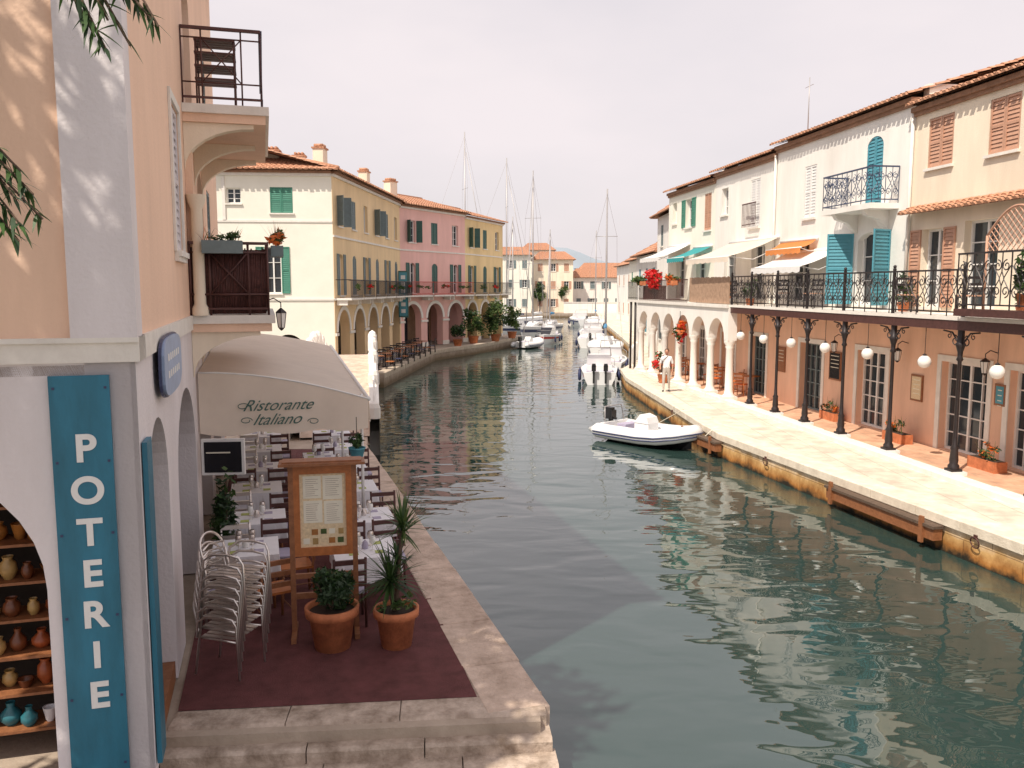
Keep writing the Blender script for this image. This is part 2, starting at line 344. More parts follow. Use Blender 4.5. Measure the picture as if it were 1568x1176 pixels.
co=bpy.data.objects.new('camera',cam); sc.collection.objects.link(co); co.location=(0,0,4.9); co.rotation_euler=(rad(90-6.49),0,0); sc.camera=co
sc.view_settings.view_transform='Standard'; sc.view_settings.look='None'; sc.view_settings.exposure=0

# ---------------------------------------------------------------- water
m,nt,b=newmat('canal_water'); N=nt.nodes; L=nt.links
b.inputs['Base Color'].default_value=(.026,.052,.046,1); b.inputs['Roughness'].default_value=.01; b.inputs['IOR'].default_value=1.95
g=N.new('ShaderNodeNewGeometry'); mp=N.new('ShaderNodeMapping'); mp.inputs['Scale'].default_value=(.7,1.2,1); mp.inputs['Rotation'].default_value=(0,0,.12); L.new(g.outputs['Position'],mp.inputs[0])
n1=N.new('ShaderNodeTexNoise'); n1.inputs['Scale'].default_value=1.15; n1.inputs['Detail'].default_value=1.5; n1.inputs['Roughness'].default_value=.4; n1.inputs['Distortion'].default_value=.5; L.new(mp.outputs[0],n1.inputs['Vector'])
n2=N.new('ShaderNodeTexNoise'); n2.inputs['Scale'].default_value=4.0; n2.inputs['Detail'].default_value=1; L.new(mp.outputs[0],n2.inputs['Vector'])
n3=N.new('ShaderNodeTexNoise'); n3.inputs['Scale'].default_value=.09; n3.inputs['Detail'].default_value=2; L.new(g.outputs['Position'],n3.inputs['Vector'])
m3=N.new('ShaderNodeMapRange'); m3.inputs['From Min'].default_value=.35; m3.inputs['From Max'].default_value=.65; m3.inputs['To Min'].default_value=.55; m3.inputs['To Max'].default_value=1.0; L.new(n3.outputs['Fac'],m3.inputs['Value'])
ma=N.new('ShaderNodeMath'); ma.operation='MULTIPLY_ADD'; ma.inputs[1].default_value=.09; L.new(n2.outputs['Fac'],ma.inputs[0]); L.new(n1.outputs['Fac'],ma.inputs[2])
bp=N.new('ShaderNodeBump'); bp.inputs['Distance'].default_value=.034; L.new(m3.outputs[0],bp.inputs['Strength']); L.new(ma.outputs[0],bp.inputs['Height']); L.new(bp.outputs[0],b.inputs['Normal'])
WATER=m
mb=MB(); mb.add([(-4000,-200,0),(4000,-200,0),(4000,6000,0),(-4000,6000,0)],[(0,1,2,3)],WATER); mb.obj('water')
# ---------------------------------------------------------------- land
E=[(12.6,-5),(8.49,13.6),(6.0,24.3),(5.43,40),(5.7,44),(8,52),(9.2,70),(11,100),(14,141)]
mb=MB(); mb.poly(E+[(70,141),(70,-5)],-.6,.68,PAVER,QWALL); mb.obj('right_quay_pavement')
mb=MB(); mb.poly([(-400,140),(14,140.2),(500,140.2),(3000,3500),(-3000,3500)],-.6,.66,LANDM); mb.obj('ground')
NQ=[(-30,-5),(-3.3,-5),(-3.3,7.58),(.28,7.88),(.28,8.12),(-3.98,22.5),(-4.6,26),(-30,26)]
mb=MB(); mb.poly(NQ,-.6,.68,LANDM); mb.obj('left_quay_pavement')
LQ=[(-6.3,41.5),(-5.2,57),(-1.9,64.5),(.6,72.5),(.8,76),(-9,80),(-18,64),(-40,60),(-40,41.5)]
mb=MB(); mb.poly(LQ,-.6,.68,LANDM); mb.obj('far_left_quay_pavement')
def coping(name,pts,width,inw,z,mat,bl=1.2,h=.22,over=.05):
    mb=MB()
    for i in range(len(pts)-1):
        a=Vector((*pts[i],0)); bb=Vector((*pts[i+1],0)); d=(bb-a); Ln=d.length; M=frame(a,d,inw); s=0
        while s<Ln-.05:
            l=min(bl*R.uniform(.75,1.25),Ln-s); 
            if Ln-s-l<.35: l=Ln-s
            dz=R.uniform(-.008,.008); e=.02
            x0,x1,y0,y1,z0,z1=s+.008,s+l-.008,-over+R.uniform(-.012,.012),width+R.uniform(-.01,.01),z-h,z+dz
            mb.add([(x0,y0,z0),(x1,y0,z0),(x1,y1,z0),(x0,y1,z0),(x0,y0,z1-e),(x1,y0,z1-e),(x1,y1,z1-e),(x0,y1,z1-e),(x0+e,y0+e,z1),(x1-e,y0+e,z1),(x1-e,y1-e,z1),(x0+e,y1-e,z1)],
                   [(0,3,2,1),(0,1,5,4),(1,2,6,5),(2,3,7,6),(3,0,4,7),(4,5,9,8),(5,6,10,9),(6,7,11,10),(7,4,8,11),(8,9,10,11)],mat,False,M)
            s+=l
    return mb.obj(name)
coping('left_quay_coping',[(.34,8.14),(-3.95,22.5),(-4.5,26)],.62,-1,.72,STONE)
coping('right_quay_coping',E[:5],.55,1,.715,pmat('pale_coping_stone',(.76,.68,.56),.85,.22,3,.4,30),1.5,.2,.06)
coping('far_left_quay_coping',LQ[:4],.5,-1,.72,pmat('far_coping',(.5,.42,.33),.85,.2,3,.4,30),1.5,.25)
mb=MB(); sd=frame((-3.3,7.70,0),(1,.085),1)
TR_=.25
for k in range(8):
    zt=.705-.135*k; x=0; xe=3.66+.03*k
    while x<xe-.05:
        l=min(R.uniform(1.0,1.7),xe-x)
        if xe-x-l<.5: l=xe-x
        z1=zt+R.uniform(-.006,.006); e=.03; yf=TR_*k+R.uniform(0,.015); yb=yf-TR_-.06-(.14 if k==0 else 0)
        mb.add([(x+.006,yb,zt-.3),(x+l-.006,yb,zt-.3),(x+l-.006,yf,zt-.3),(x+.006,yf,zt-.3),(x+.006,yb,z1),(x+l-.006,yb,z1),(x+l-.006,yf-e,z1),(x+.006,yf-e,z1),(x+.006,yf,z1-e),(x+l-.006,yf,z1-e)],
               [(4,5,6,7),(7,6,9,8),(8,9,2,3),(1,5,6,9,2),(0,3,8,7,4),(0,1,5,4)],STEP,False,sd)
        x+=l
mb.obj('stone_steps')
mb=MB(); cp=[(-3.32,8.02),(-.36,8.32),(-1.68,13.3),(-4.15,21.8),(-7.2,21.8)]
mb.add([(p[0],p[1],.714) for p in cp],[tuple(range(5))],CARPET); mb.obj('red_carpet')

# ---------------------------------------------------------------- near left building
NB=empty('peach_shop_building',(-3.07,6.9,.7))
MS=frame((-3.07,6.9,0),(-.29,1),1)
BL=14.0; ZT=11.6
mb=MB(MS); T=.38
g_ops=[op(.42,1.95,.7,3.66,'x',arch=.76),op(2.9,5.5,.7,3.6,'x',arch=1.0),op(6.3,8.9,.7,3.4,'x',arch=1.0),op(9.7,12.3,.7,3.4,'x',arch=1.0)]
band(mb,0,BL,.7,4.3,T,g_ops,LILAC)
u1=[op(3.7,4.7,5.35,7.15,'shut',m=LILAC),op(5.9,7.2,4.6,6.9,'win',arch=.5),op(7.9,9.2,4.6,6.9,'win',arch=.5),op(10.4,11.4,5.3,6.8,'shut',m=GREY)]
band(mb,0,BL,4.5,7.3,T,u1,PEACH)
u2=[op(6.2,7.5,7.5,9.6,'win',arch=.4),op(10.4,11.4,8,9.4,'shut',m=GREY)]
band(mb,0,BL,7.3,ZT,T,u2,PEACH)
mb.box(0,BL,-T,.035,4.3,4.5,TRIM)
mb.box(5.6,5.78,.002,.10,4.52,7.2,PEACH); mb.lathe(5.5,.14,[(.12,4.5),(.12,4.6),(.085,4.66),(.08,6.0),(.12,6.1),(.14,6.2)],CREAM,14)
mb.obj('side_walls',NB)
mb=MB(MS); 
for o in u1+u2:
    if o['k']=='win': window(mb,o,T)
    else: openings(mb,[o],T)
mb.box(3.62,4.78,.002,.05,5.22,5.34,TRIM)
mb.box(3.58,3.69,.002,.03,5.34,7.26,TRIM); mb.box(4.71,4.82,.002,.03,5.34,7.26,TRIM); mb.box(3.69,4.71,.002,.03,7.16,7.26,TRIM)
mb.obj('side_windows',NB)
mb=MB(MS)
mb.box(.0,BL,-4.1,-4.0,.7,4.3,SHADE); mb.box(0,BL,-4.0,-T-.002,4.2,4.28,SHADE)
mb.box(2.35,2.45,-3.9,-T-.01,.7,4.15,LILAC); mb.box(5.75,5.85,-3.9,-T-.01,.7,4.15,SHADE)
mb.box(.5,1.9,-.75,-.70,.7,3.3,WOOD); mb.box(.44,1.93,-.36,-.02,.7,.9,WOOD)
mb.obj('interior',NB)
MF=frame((-3.07,6.9,0),(-1,-.29),-1)
mb=MB(MF)
f_ops=[op(.75,2.75,.7,3.50,'x',arch=1.05)]
band(mb,0.002,6,.7,4.3,T,f_ops,LILAC); mb.box(-.035,6,-T,.035,4.3,4.46,TRIM); mb.box(-.035,6,-T,.06,4.46,4.5,TRIM)
band(mb,0.002,6,4.5,ZT,T,[],PEACH)
mb.box(-.03,.46,.002,.06,4.5,ZT,LILAC); mb.box(-.03,-.002,-.25,.002,4.5,ZT,LILAC)
mb.obj('front_walls',NB)
mb=MB(MF)
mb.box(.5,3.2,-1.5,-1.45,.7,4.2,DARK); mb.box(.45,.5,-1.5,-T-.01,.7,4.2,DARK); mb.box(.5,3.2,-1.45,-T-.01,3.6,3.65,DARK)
for k in range(7):
    z=.95+.34*k; mb.box(.55,3,-1.0,-.62,z,z+.025,WOOD); x=.62
    while x<2.9:
        r=R.uniform(.05,.085); h=R.uniform(.12,.24); c=R.choice(CERA[:3]+CERA[4:] if k>0 else [CERA[3],CERA[3],CERA[0],CLOTH]); y=-.75+R.uniform(-.08,.04)
        pr=R.choice([[(.5,0),(1,.35),(.9,.7),(.5,.85),(.65,1)],[(.6,0),(1.1,.25),(1.1,.5),(.4,.8),(.5,1)],[(.5,0),(.7,.1),(1.1,.6),(1.15,.62),(1.0,.6)]])
        mb.lathe(x+r,y,[(a*r,z+.026+b_*h) for a,b_ in pr],c,12); x+=2*r+R.uniform(.01,.05)
mb.obj('pottery_shelves',NB)
mb=MB(MS); tiles(mb,(-.3,.25,ZT),(BL,.25,ZT),(BL,-5,ZT+.8),(-.3,-5,ZT+.8)); mb.obj('roof',NB)
mb=MB(MS); mb.box(BL,BL+T,-9,0,.7,ZT,PEACH); mb.box(0,BL,-9.2,-9,.7,ZT,PEACH); mb.obj('rear_walls',NB)
SG=empty('pottery_shop_sign',tuple(MF@Vector((.42,.05,2.5))))
mb=MB(MF); mb.box(.20,.645,.012,.04,.75,4.2,SIGNB)
for z in (.9,1.5,2.2,2.9,3.5,4.1):
    for x in (.23,.61): mb.box(x-.01,x+.01,.04,.046,z-.01,z+.01,NAVY)
mb.obj('board',SG)
xr=Vector((1,.29,0)).normalized()
def textframe(p,x,up=Vector((0,0,1))):
    x=Vector(x).normalized(); up=(up-x*up.dot(x)).normalized(); z=x.cross(up)
    return Matrix(((x.x,up.x,z.x,p[0]),(x.y,up.y,z.y,p[1]),(x.z,up.z,z.z,p[2]),(0,0,0,1)))
for i,ch in enumerate('POTERIE'):
    p=MF@Vector((.40,.045,3.60-.348*i)); text(ch,.31,textframe(p,xr),WPAINT,'letter_%d'%(i+1),SG,off=.009)
mb=MB(MS); mb.box(.04,.34,.01,.05,.8,3.62,SIGNB); mb.obj('side_shop_board')
mb=MB(MS); Pn=[]
for i in range(24):
    t=2*math.pi*i/24; s=lambda v:math.copysign(abs(v)**.55,v); Pn.append((1.95+.9*s(math.cos(t)),4.12+.31*s(math.sin(t))))
for k,(s,y,m) in enumerate(((1,.05,NAVY),(.94,.075,SIGNB2),)):
    q=[((p[0]-1.95)*s+1.95,(p[1]-4.12)*s+4.12) for p in Pn]
    mb.add([(a,y,c) for a,c in q]+[(a,y+.025,c) for a,c in q],[tuple(range(24,48))]+[(i,(i+1)%24,24+(i+1)%24,24+i) for i in range(24)],m)
for j in range(2):
    for i in range(6): mb.box(1.42+.19*i,1.53+.19*i,.101,.104,4.18-.17*j,4.25-.17*j,WPAINT)
mb.box(1.4,1.43,.0,.05,4.0,4.1,IRON); mb.box(2.5,2.53,.0,.05,4.0,4.1,IRON)
mb.obj('oval_shop_sign')
def balc(z,name,kind):
    B=empty(name,tuple(MS@Vector((6,.5,z))))
    mb=MB(MS); a0,a1,d=5.5,9.4,1.12
    mb.box(a0-.05,a1+.05,.003,d+.05,z-.12,z,TRIM); mb.box(a0,a1,.003,d,z-.24,z-.12,PEACH)
    for a in (a0+.05,a0+1.9,a1-.25):
        n=8; pts=[(.004,z-.242)]+[( .004+d*.85*(1-math.sin(math.pi/2*i/n)),z-.30-.6*(1-math.cos(math.pi/2*i/n))) for i in range(n+1)]
        pts.insert(1,(d*.85,z-.242)); k=len(pts)
        mb.add([(a,p[0],p[1]) for p in pts]+[(a+.2,p[0],p[1]) for p in pts],[tuple(range(k)),tuple(range(2*k-1,k-1,-1))]+[(i,(i+1)%k,k+(i+1)%k,k+i) for i in range(k)],CREAM)
    mb.obj('slab',B); return B,a0,a1,d
B,a0,a1,d=balc(7.45,'upper_balcony','x')
mb=MB(MS); rail(mb,a0,a1,7.45,8.5,d-.04,BLUEI,'cross',.011)
mb.M=MS@Matrix.Translation((a0,0,0))@Matrix.Rotation(rad(90),4,'Z')
rail(mb,0.02,d-.04,7.45,8.5,0,IRONB,'cross',.012); mb.obj('railing',B)
mb=MB(MS@Matrix.Translation((6.1,.45,7.46)))
for k in range(4):
    z=.18*k
    for q in range(4): mb.box(-.3+.125*q,-.2+.125*q,-.28,.28,.4+z,.425+z,IRONB)
    for s in (-.26,.26): mb.tube([(.2,s,z*.2),(.18,s,.42+z),(.26,s,.8+z*.5)],.014,IRONB,5); mb.tube([(-.3,s,z*.2),(-.28,s,.42+z)],.014,IRONB,5)
mb.obj('stacked_balcony_chairs')
B,a0,a1,d=balc(4.5,'lower_balcony','x')
mb=MB(MS); rail(mb,a0,a1,4.5,5.55,d-.04,IRONB,'cross')
mb.box(a0,a1,d-.075,d-.06,4.55,5.45,REED)
mb.box(a0+.035,a0+.045,.03,d-.08,4.52,5.44,REED)
mb.M=MS@Matrix.Translation((a0,0,0))@Matrix.Rotation(rad(90),4,'Z')
rail(mb,0.02,d-.04,4.5,5.55,.03,IRONB,'cross',.018)
n=46
for i in range(n):
    x=.03+(d-.09)*i/n; mb.tube([(x,-.02,4.52),(x+R.uniform(-.006,.006),-.02,5.45+R.uniform(-.04,.03))],.012,R.choice([REED,REED,IRONB]),5)
mb.obj('railing',B)
mb=MB(MS); mb.box(a0-.22,a0-.04,.2,.75,5.38,5.56,GREY); mb.box(a0+.3,a0+.9,d+.02,d+.2,5.36,5.52,GREY)
leaves(mb,tuple(Vector((a0-.12,.5,5.64))),(.10,.3,.10),120,.06,[LEAF,LEAFD,LEAFL],6); leaves(mb,(a0+.6,d+.1,5.62),(.35,.15,.18),200,.08,[LEAF,LEAFL,FORG],8)
for i in range(20): blade(mb,(a0+.6+R.uniform(-.2,.2),d+.1,5.5),(R.gauss(0,.4),R.gauss(0,.3),1),R.uniform(.3,.5),.014,.3,PLANK)
for i in range(22): blade(mb,(a0-.1,.45+R.uniform(-.24,.24),5.55),(R.gauss(0,.5),R.gauss(0,.5),1),R.uniform(.15,.35),.014,.5,R.choice([FORG,PLANK,LEAFL]))
mb.obj('planter_box')
def lantern(name,M):
    mb=MB(M); mb.tube([(0,0,.30),(0,.18,.36),(0,.3,.28),(0,.3,.2)],.012,IRON,6)
    mb.lathe(0,.3,[(.0,.2),(.10,.12),(.11,.10)],IRON,6,sm=False); mb.lathe(0,.3,[(.095,.10),(.06,-.16)],GLOBE,6,sm=False); mb.lathe(0,.3,[(.065,-.16),(.03,-.2),(0,-.22)],IRON,6,sm=False)
    for k in range(6):
        t=k*math.pi/3; mb.tube([(.098*math.cos(t),.3+.098*math.sin(t),.1),(.062*math.cos(t),.3+.062*math.sin(t),-.16)],.007,IRON,4)
    return mb.obj(name)
lantern('wall_lantern',MS@Matrix.Translation((8.2,1.0,4.35)))
# ---------------------------------------------------------------- awning
AW=empty('restaurant_awning',(-4.7,12.7,3.3))
MA=MS@Matrix.Translation((6.0,0,0)); LA=7.9; D0=2.52
nx,ny=26,12; vs=[];fs=[]
def awz(u,v):
    return 3.62+.22*u-(.48-.10*u)*v**1.35 + .10*math.sin(math.pi*min(1,v*1.0))*(.5) - .03*abs(math.sin(u*math.pi*4))*math.sin(math.pi*v)
for i in range(nx+1):
    for j in range(ny+1): u=i/nx;v=j/ny; vs.append((u*LA,.03+v*D0,awz(u,v)))
w_=ny+1
for i in range(nx):
    for j in range(ny): fs.append((i*w_+j,i*w_+j+1,(i+1)*w_+j+1,(i+1)*w_+j))
mb=MB(MA); mb.add(vs,fs,CANVAS,True); mb.obj('canopy',AW)
mb=MB(MA)
for u in (0,1):
    vs=[]
    for j in range(ny*3+1):
        v=j/ny/3; zt=awz(u,v)-.004; zb=2.70-.05*abs(math.sin(v*9))+.2*u
        for q in range(5):
            s=q/4; vs.append((u*LA+(-.02 if u==0 else .02)+.025*math.sin(v*17+s*2)*s,.03+v*D0,zt+(zb-zt)*s))
    mb.add(vs,[(j*5+q,j*5+q+1,(j+1)*5+q+1,(j+1)*5+q) for j in range(ny*3) for q in range(4)],CANVAS,True)
vs=[]
for i in range(61):
    u=i/60; zt=awz(u,1)-.004; sc_=.05*abs(math.sin(i*math.pi/4)); vs+=[(u*LA,D0+.045,zt+.02),(u*LA,D0+.07+.01*math.sin(i),2.78+.2*u-sc_)]
mb.add(vs,[(2*i,2*i+1,2*i+3,2*i+2) for i in range(60)],CANVAS,True)
mb.obj('valance',AW)
mb=MB(MA); mb.tube([(-.02,D0+.04,awz(0,1)),(LA+.02,D0+.04,awz(1,1))],.035,WPAINT,8)
mb.tube([(-.02,.03,awz(0,0)+.01)]+[(-.02,.03+D0*j/10,awz(0,j/10)+.01) for j in range(1,11)],.015,WPAINT,6)
mb.tube([(.1,.05,2.9),(.1,D0,awz(0,1)-.05)],.02,WPAINT,6)
for a in (0.2,LA*.5,LA-.2): mb.tube([(a,D0-.05,.72),(a,D0-.05,awz(.5,1)-.1)],.025,WPAINT,8)
mb.obj('frame',AW)
for body,dx,dz in (('Ristorante',1.16,3.10),('Italiano',1.14,2.88)):
    p=MA@Vector((-.06,dx,dz)); text(body,.245,textframe(p,Vector((1,.29,0))),TXT,'lettering_'+body.lower(),AW,shear=.6,ext=.002)
mb=MB(MA)
for (x0,z0,s) in ((.66,3.10,1),(.70,2.88,1),(1.70,2.83,-1)):
    mb.tube([(-.06,x0+.09*s*math.cos(t*.45)*(1-.03*t),z0+.05*math.sin(t*.45)*(1-.03*t)) for t in range(16)],.006,TXT,4)
mb.obj('lettering_flourish',AW)
MC=empty('framed_menu_case',tuple(MS@Vector((5.75,.3,2.4))))
mb=MB(frame(tuple(MS@Vector((5.7,.02,0))),(1,.1),1)); mb.box(.03,.65,-.10,-.02,2.12,2.66,WPAINT); mb.box(.07,.61,-.02,-.012,2.16,2.62,SCREEN); mb.box(.1,.45,-.011,-.008,2.45,2.47,PAPER); mb.obj('case',MC)
def table(x,y,rot,cov=CLOTH,s=.74):
    T_=empty('restaurant_table',(x,y,.704)); mb=MB(loc(x,y,.71,rot)); h=s/2
    mb.box(-h,h,-h,h,.72,.745,cov)
    e=h+.012; n=10; P=[]
    for k in range(4):
        c=[(-e,-e),(e,-e),(e,e),(-e,e)][k]; c2=[(e,-e),(e,e),(-e,e),(-e,-e)][k]
        for i in range(n): t=i/n; P.append((c[0]*(1-t)+c2[0]*t,c[1]*(1-t)+c2[1]*t))
    q=len(P); vs=[(a,b_,.747) for a,b_ in P]+[(a*(1.02+.03*math.sin(i*1.9)),b_*(1.02+.03*math.sin(i*1.9)),.46+.05*math.cos(i*math.pi/5)) for i,(a,b_) in enumerate(P)]
    mb.add(vs,[tuple(range(q))]+[(i,(i+1)%q,q+(i+1)%q,q+i) for i in range(q)],cov)
    for a in (-1,1):
        for b_ in (-1,1): mb.tube([(a*h*.85,b_*h*.85,0),(a*h*.85,b_*h*.85,.72)],.02,WOOD,6)
    mb.obj('table_with_cloth',T_)
    mb=MB(loc(x,y,.71,rot))
    for a,b_ in ((-.17,.2),(.17,.2),(-.17,-.2),(.17,-.2)):
        mb.box(a-.06,a+.06,b_-.06,b_+.06,.749,.755,NAPK if R.random()<.6 else CLOTHL)
        mb.lathe(a*.5,b_*.55,[(.035,.75),(.005,.756),(.005,.83),(.04,.86),(.042,.92),(.034,.95)],GLOBE if R.random()<.3 else ALU,8)
    mb.lathe(0,0,[(.04,.75),(.045,.80),(.03,.84),(.012,.86)],R.choice([ALU,GLOBE,CLOTHL]),8); mb.obj('table_setting',T_)
def chair(x,y,rot,mat=WOOD,seat=OWOOD,name='restaurant_chair',z0=.714):
    mb=MB(loc(x,y,z0,rot)); mb.box(-.21,.21,-.21,.21,.43,.46,seat)
    for a in (-.19,.19):
        mb.tube([(a,.2,0),(a,.19,.43)],.018,mat,6); mb.tube([(a,-.22,0),(a,-.2,.45),(a,-.26,.9)],.018,mat,6); mb.tube([(a,-.2,.22),(a,.2,.22)],.01,mat,4)
    for z in (.56,.70,.85): mb.box(-.19,.19,-.26+.03*(.85-z)/.3-.01,-.235+.03*(.85-z)/.3,z-.03,z+.03,mat)
    return mb.obj(name)
rr=.285
for (x,y) in [(-3.55,11.0),(-3.85,12.5),(-4.42,14.4),(-4.85,16.1),(-5.4,18.0),(-5.9,19.8)]:
    table(x,y,rr,CLOTH,.82); chair(x-.1,y-.66,rr+math.pi*0,ALU if R.random()<.5 else IRONB,CLOTHL); chair(x+.22,y+.66,rr+math.pi,IRONB,CLOTHL)
for (x,y) in [(-1.95,10.95),(-2.25,12.6),(-2.8,14.5),(-3.3,16.3),(-3.85,18.2),(-4.3,20)]:
    table(x,y,rr,CLOTH,.82); chair(x-.1,y-.66,rr,IRONB,CLOTHL); chair(x+.22,y+.66,rr+math.pi,IRONB,CLOTHL)
for (x,y) in [(-3.4,14.0+.2),(-3.75,15.5),(-4.2,17.3)]:
    table(x+.2,y,rr,CLOTH,.6)
chair(-3.0,10.25,rr+.3,WOOD,OWOOD); chair(-2.95,11.2,rr+1.7,WOOD,OWOOD)
mb=MB(); mb.box(-4.15,-3.95,11.6,11.8,.714,1.0,POT); leaves(mb,(-4.05,11.7,1.7),(.22,.22,.75),520,.09,[LEAFD,LEAF,LEAFD],14)
mb.tube([(-4.05,11.7,1),(-4.03,11.72,2.2)],.02,BARK,5); mb.obj('climbing_plant')
mb=MB(loc(-2.42,13.05,2.30)); mb.lathe(0,0,[(.07,-.12),(.13,.12),(.14,.12),(.13,.1)],TEAL,12); mb.tube([(0,0,.1),(0,0,.6)],.006,IRON,4); leaves(mb,(0,0,.22),(.16,.16,.14),180,.06,[LEAFD,LEAF],7); mb.obj('hanging_teal_planter')
# menu stand
MN=empty('wooden_menu_stand',(-2.27,9.96,.704)); Mm=frame((-2.66,9.88,.714),(.79,.16),1)
mb=MB(Mm); W=.80
for a in (0,W-.06):
    mb.box(a,a+.06,-.03,.03,.0,2.10,WOOD); mb.box(a,a+.06,-.28,.28,.0,.06,WOOD)
mb.box(-.10,W+.10,-.16,.16,2.10,2.13,WOOD); mb.box(-.06,W+.06,-.11,.11,2.13,2.15,WOOD)
mb.box(.06,W-.06,-.02,.03,.98,1.08,OWOOD); mb.box(.06,W-.06,-.02,.03,1.98,2.10,OWOOD); mb.box(.06,.13,-.02,.03,1.08,1.98,OWOOD); mb.box(W-.13,W-.06,-.02,.03,1.08,1.98,OWOOD)
mb.box(.06,W-.06,-.02,.02,.45,.52,WOOD); mb.box(.06,W-.06,-.02,.02,.70,.76,WOOD)
mb.obj('frame',MN)
mb=MB(Mm); mb.box(.13,W-.13,-.015,.0,1.08,1.98,PAPERY)
for (a,b_,z0,z1) in ((.17,.38,1.68,1.95),(.40,.63,1.66,1.95),(.17,.39,1.38,1.65),(.41,.63,1.36,1.64)):
    mb.box(a,b_,.001,.004,z0,z1,PAPER)
    for k in range(9): mb.box(a+.03,b_-.03-R.uniform(0,.06),.0045,.0055,z1-.04-k*.025,z1-.037-k*.025,CERA[4])
for k in range(5):
    for j in range(2): mb.box(.165+.1*k+R.uniform(-.01,.01),.235+.1*k,.001,.004,1.12+.11*j+R.uniform(-.01,.01),1.19+.11*j,[PAPER,CERA[2],PAPERY,CERA[0],LEAFL][(k+j*2)%5])
mb.obj('menus',MN)
def pot(name,x,y,r,h,M0=.714):
    P=empty(name,(x,y,M0)); mb=MB(loc(x,y,M0)); mb.lathe(0,0,[(0,.0),(r*.66,0),(r*.86,h*.78),(r*.88,h*.78),(r,h*.8),(r*1.02,h),(r*.9,h),(r*.86,h*.88)],POT,24); mb.lathe(0,0,[(r*.86,h*.88),(0,h*.9)],SOIL,24); mb.obj('pot',P); return P
P=pot('potted_shrub',-2.10,9.55,.31,.50); mb=MB(loc(-2.1,9.55,1.2)); leaves(mb,(0,0,.22),(.34,.34,.28),1700,.06,[LEAFD,LEAFD,LEAF],16)
for k in range(7): mb.tube([(0,0,-.05),(R.uniform(-.2,.2),R.uniform(-.2,.2),.3)],.01,BARK,4)
mb.obj('foliage',P)
P=pot('potted_yucca',-1.36,9.6,.265,.46); mb=MB(loc(-1.36,9.6,1.14))
def rosette(p,n,L,mats,w=.036):
    for i in range(n):
        t=R.uniform(0,6.283); e=R.uniform(-.25,1.3); blade(mb,(p[0],p[1],p[2]+R.uniform(-.1,.06)),(math.cos(t)*math.cos(e),math.sin(t)*math.cos(e),math.sin(e)),L*R.uniform(.75,1.15),w,.55,R.choice(mats))
mb.tube([(0,0,0),(.03,0,.4),(.08,.02,.95)],.028,BARK,8,.02); mb.tube([(-.02,0,0),(-.06,0,.3)],.03,BARK,8)
rosette((.09,.02,1.0),85,.42,[LEAF,LEAFL,LEAF]); rosette((-.06,0,.36),120,.48,[LEAF,LEAFD,LEAF]); rosette((.03,0,.62),30,.3,[LEAF,LEAFD]); leaves(mb,(0,0,.08),(.26,.26,.12),160,.05,[LEAF,LEAFL],6); mb.obj('yucca',P)
ST=empty('stacked_aluminium_chairs',(-3.12,8.95,.704)); mb=MB(loc(-3.10,8.98,.714,rad(-105)))
for k in range(7):
    z=.115*k; o=.018*k
    for s in (-1,1):
        arc=[(s*.25,.26+o,z*.99),(s*.25,.24+o,.60+z),(s*.26,.20+o,.67+z),(s*.26,.05+o,.69+z),(s*.26,-.12+o,.68+z),(s*.24,-.24+o,.60+z),(s*.23,-.26+o,.42+z)]
        mb.tube(arc,.014,ALU,6); mb.tube([(s*.22,-.30+o,z),(s*.21,-.24+o,.44+z),(s*.20,-.27+o,.62+z)],.014,ALU,6)
        mb.tube([(s*.25,.25+o,.42+z),(s*.21,-.24+o,.42+z)],.011,ALU,6)
    hoop=[(-.20,-.25+o,.46+z)]+[(-.20*math.cos(math.pi*i/10),-.29-.07*math.sin(math.pi*i/10)+o,.66+.17*math.sin(math.pi*i/10)+z) for i in range(11)]+[(.20,-.25+o,.46+z)]
    mb.tube(hoop,.014,ALU,6)
    for i in range(5): x=-.17+.085*i; mb.box(x-.03,x+.03,-.22+o,.22+o,.425+z,.433+z,ALU)
    for i in range(3): mb.tube([(-.19,-.28+o,.55+.07*i+z),(0,-.34+o,.56+.07*i+z),(.19,-.28+o,.55+.07*i+z)],.012,ALU,5)
mb.obj('chairs',ST)
# ---------------------------------------------------------------- small white bridge
BR=empty('white_footbridge',(-5.5,32,1)); mb=MB(); 
p0=Vector((-3.72,23.6,0)); p1=Vector((-6.75,41.8,0)); dB=(p1-p0); LB=dB.length; Mb=frame(p0,dB,-1)
def bz(t): return .75+2.0*math.sin(math.pi*min(1,max(0,t)))**.8*.75
n=24; mb.M=Mb
for y0,y1 in ((0,.28),(2.2,2.48)):
    vs=[]
    for i in range(n+1):
        t=i/n; zt=bz(t)+.55; zb=max(-.2,1.75*math.sin(math.pi*t)**.6-.15) if .08<t<.92 else -.3
        vs+=[(t*LB,y0,zb),(t*LB,y1,zb),(t*LB,y1,zt),(t*LB,y0,zt)]
    mb.add(vs,[(4*i+a,4*i+b_,4*i+4+b_,4*i+4+a) for i in range(n) for a,b_ in ((0,1),(1,2),(2,3),(3,0))],WHITE)
vs=[]
for i in range(n+1): t=i/n; vs+=[(t*LB,.28,bz(t)),(t*LB,2.2,bz(t)),(t*LB,.28,bz(t)-.25),(t*LB,2.2,bz(t)-.25)]
mb.add(vs,[(4*i,4*i+1,4*i+5,4*i+4) for i in range(n)]+[(4*i+2,4*i+3,4*i+7,4*i+6) for i in range(n)],STONE)
for i in range(9):
    t=i/8; z=bz(t)+.5; 
    for y in (.14,2.34): mb.lathe(t*LB,y,[(.17,z),(.17,z+.3),(.12,z+.42),(0,z+.5)],WHITE,8,sm=False)
for y in (.14,2.34): mb.tube([(t_/16*LB,y,bz(t_/16)+.78) for t_ in range(17)],.03,WHITE,6)
mb.obj('bridge',BR)
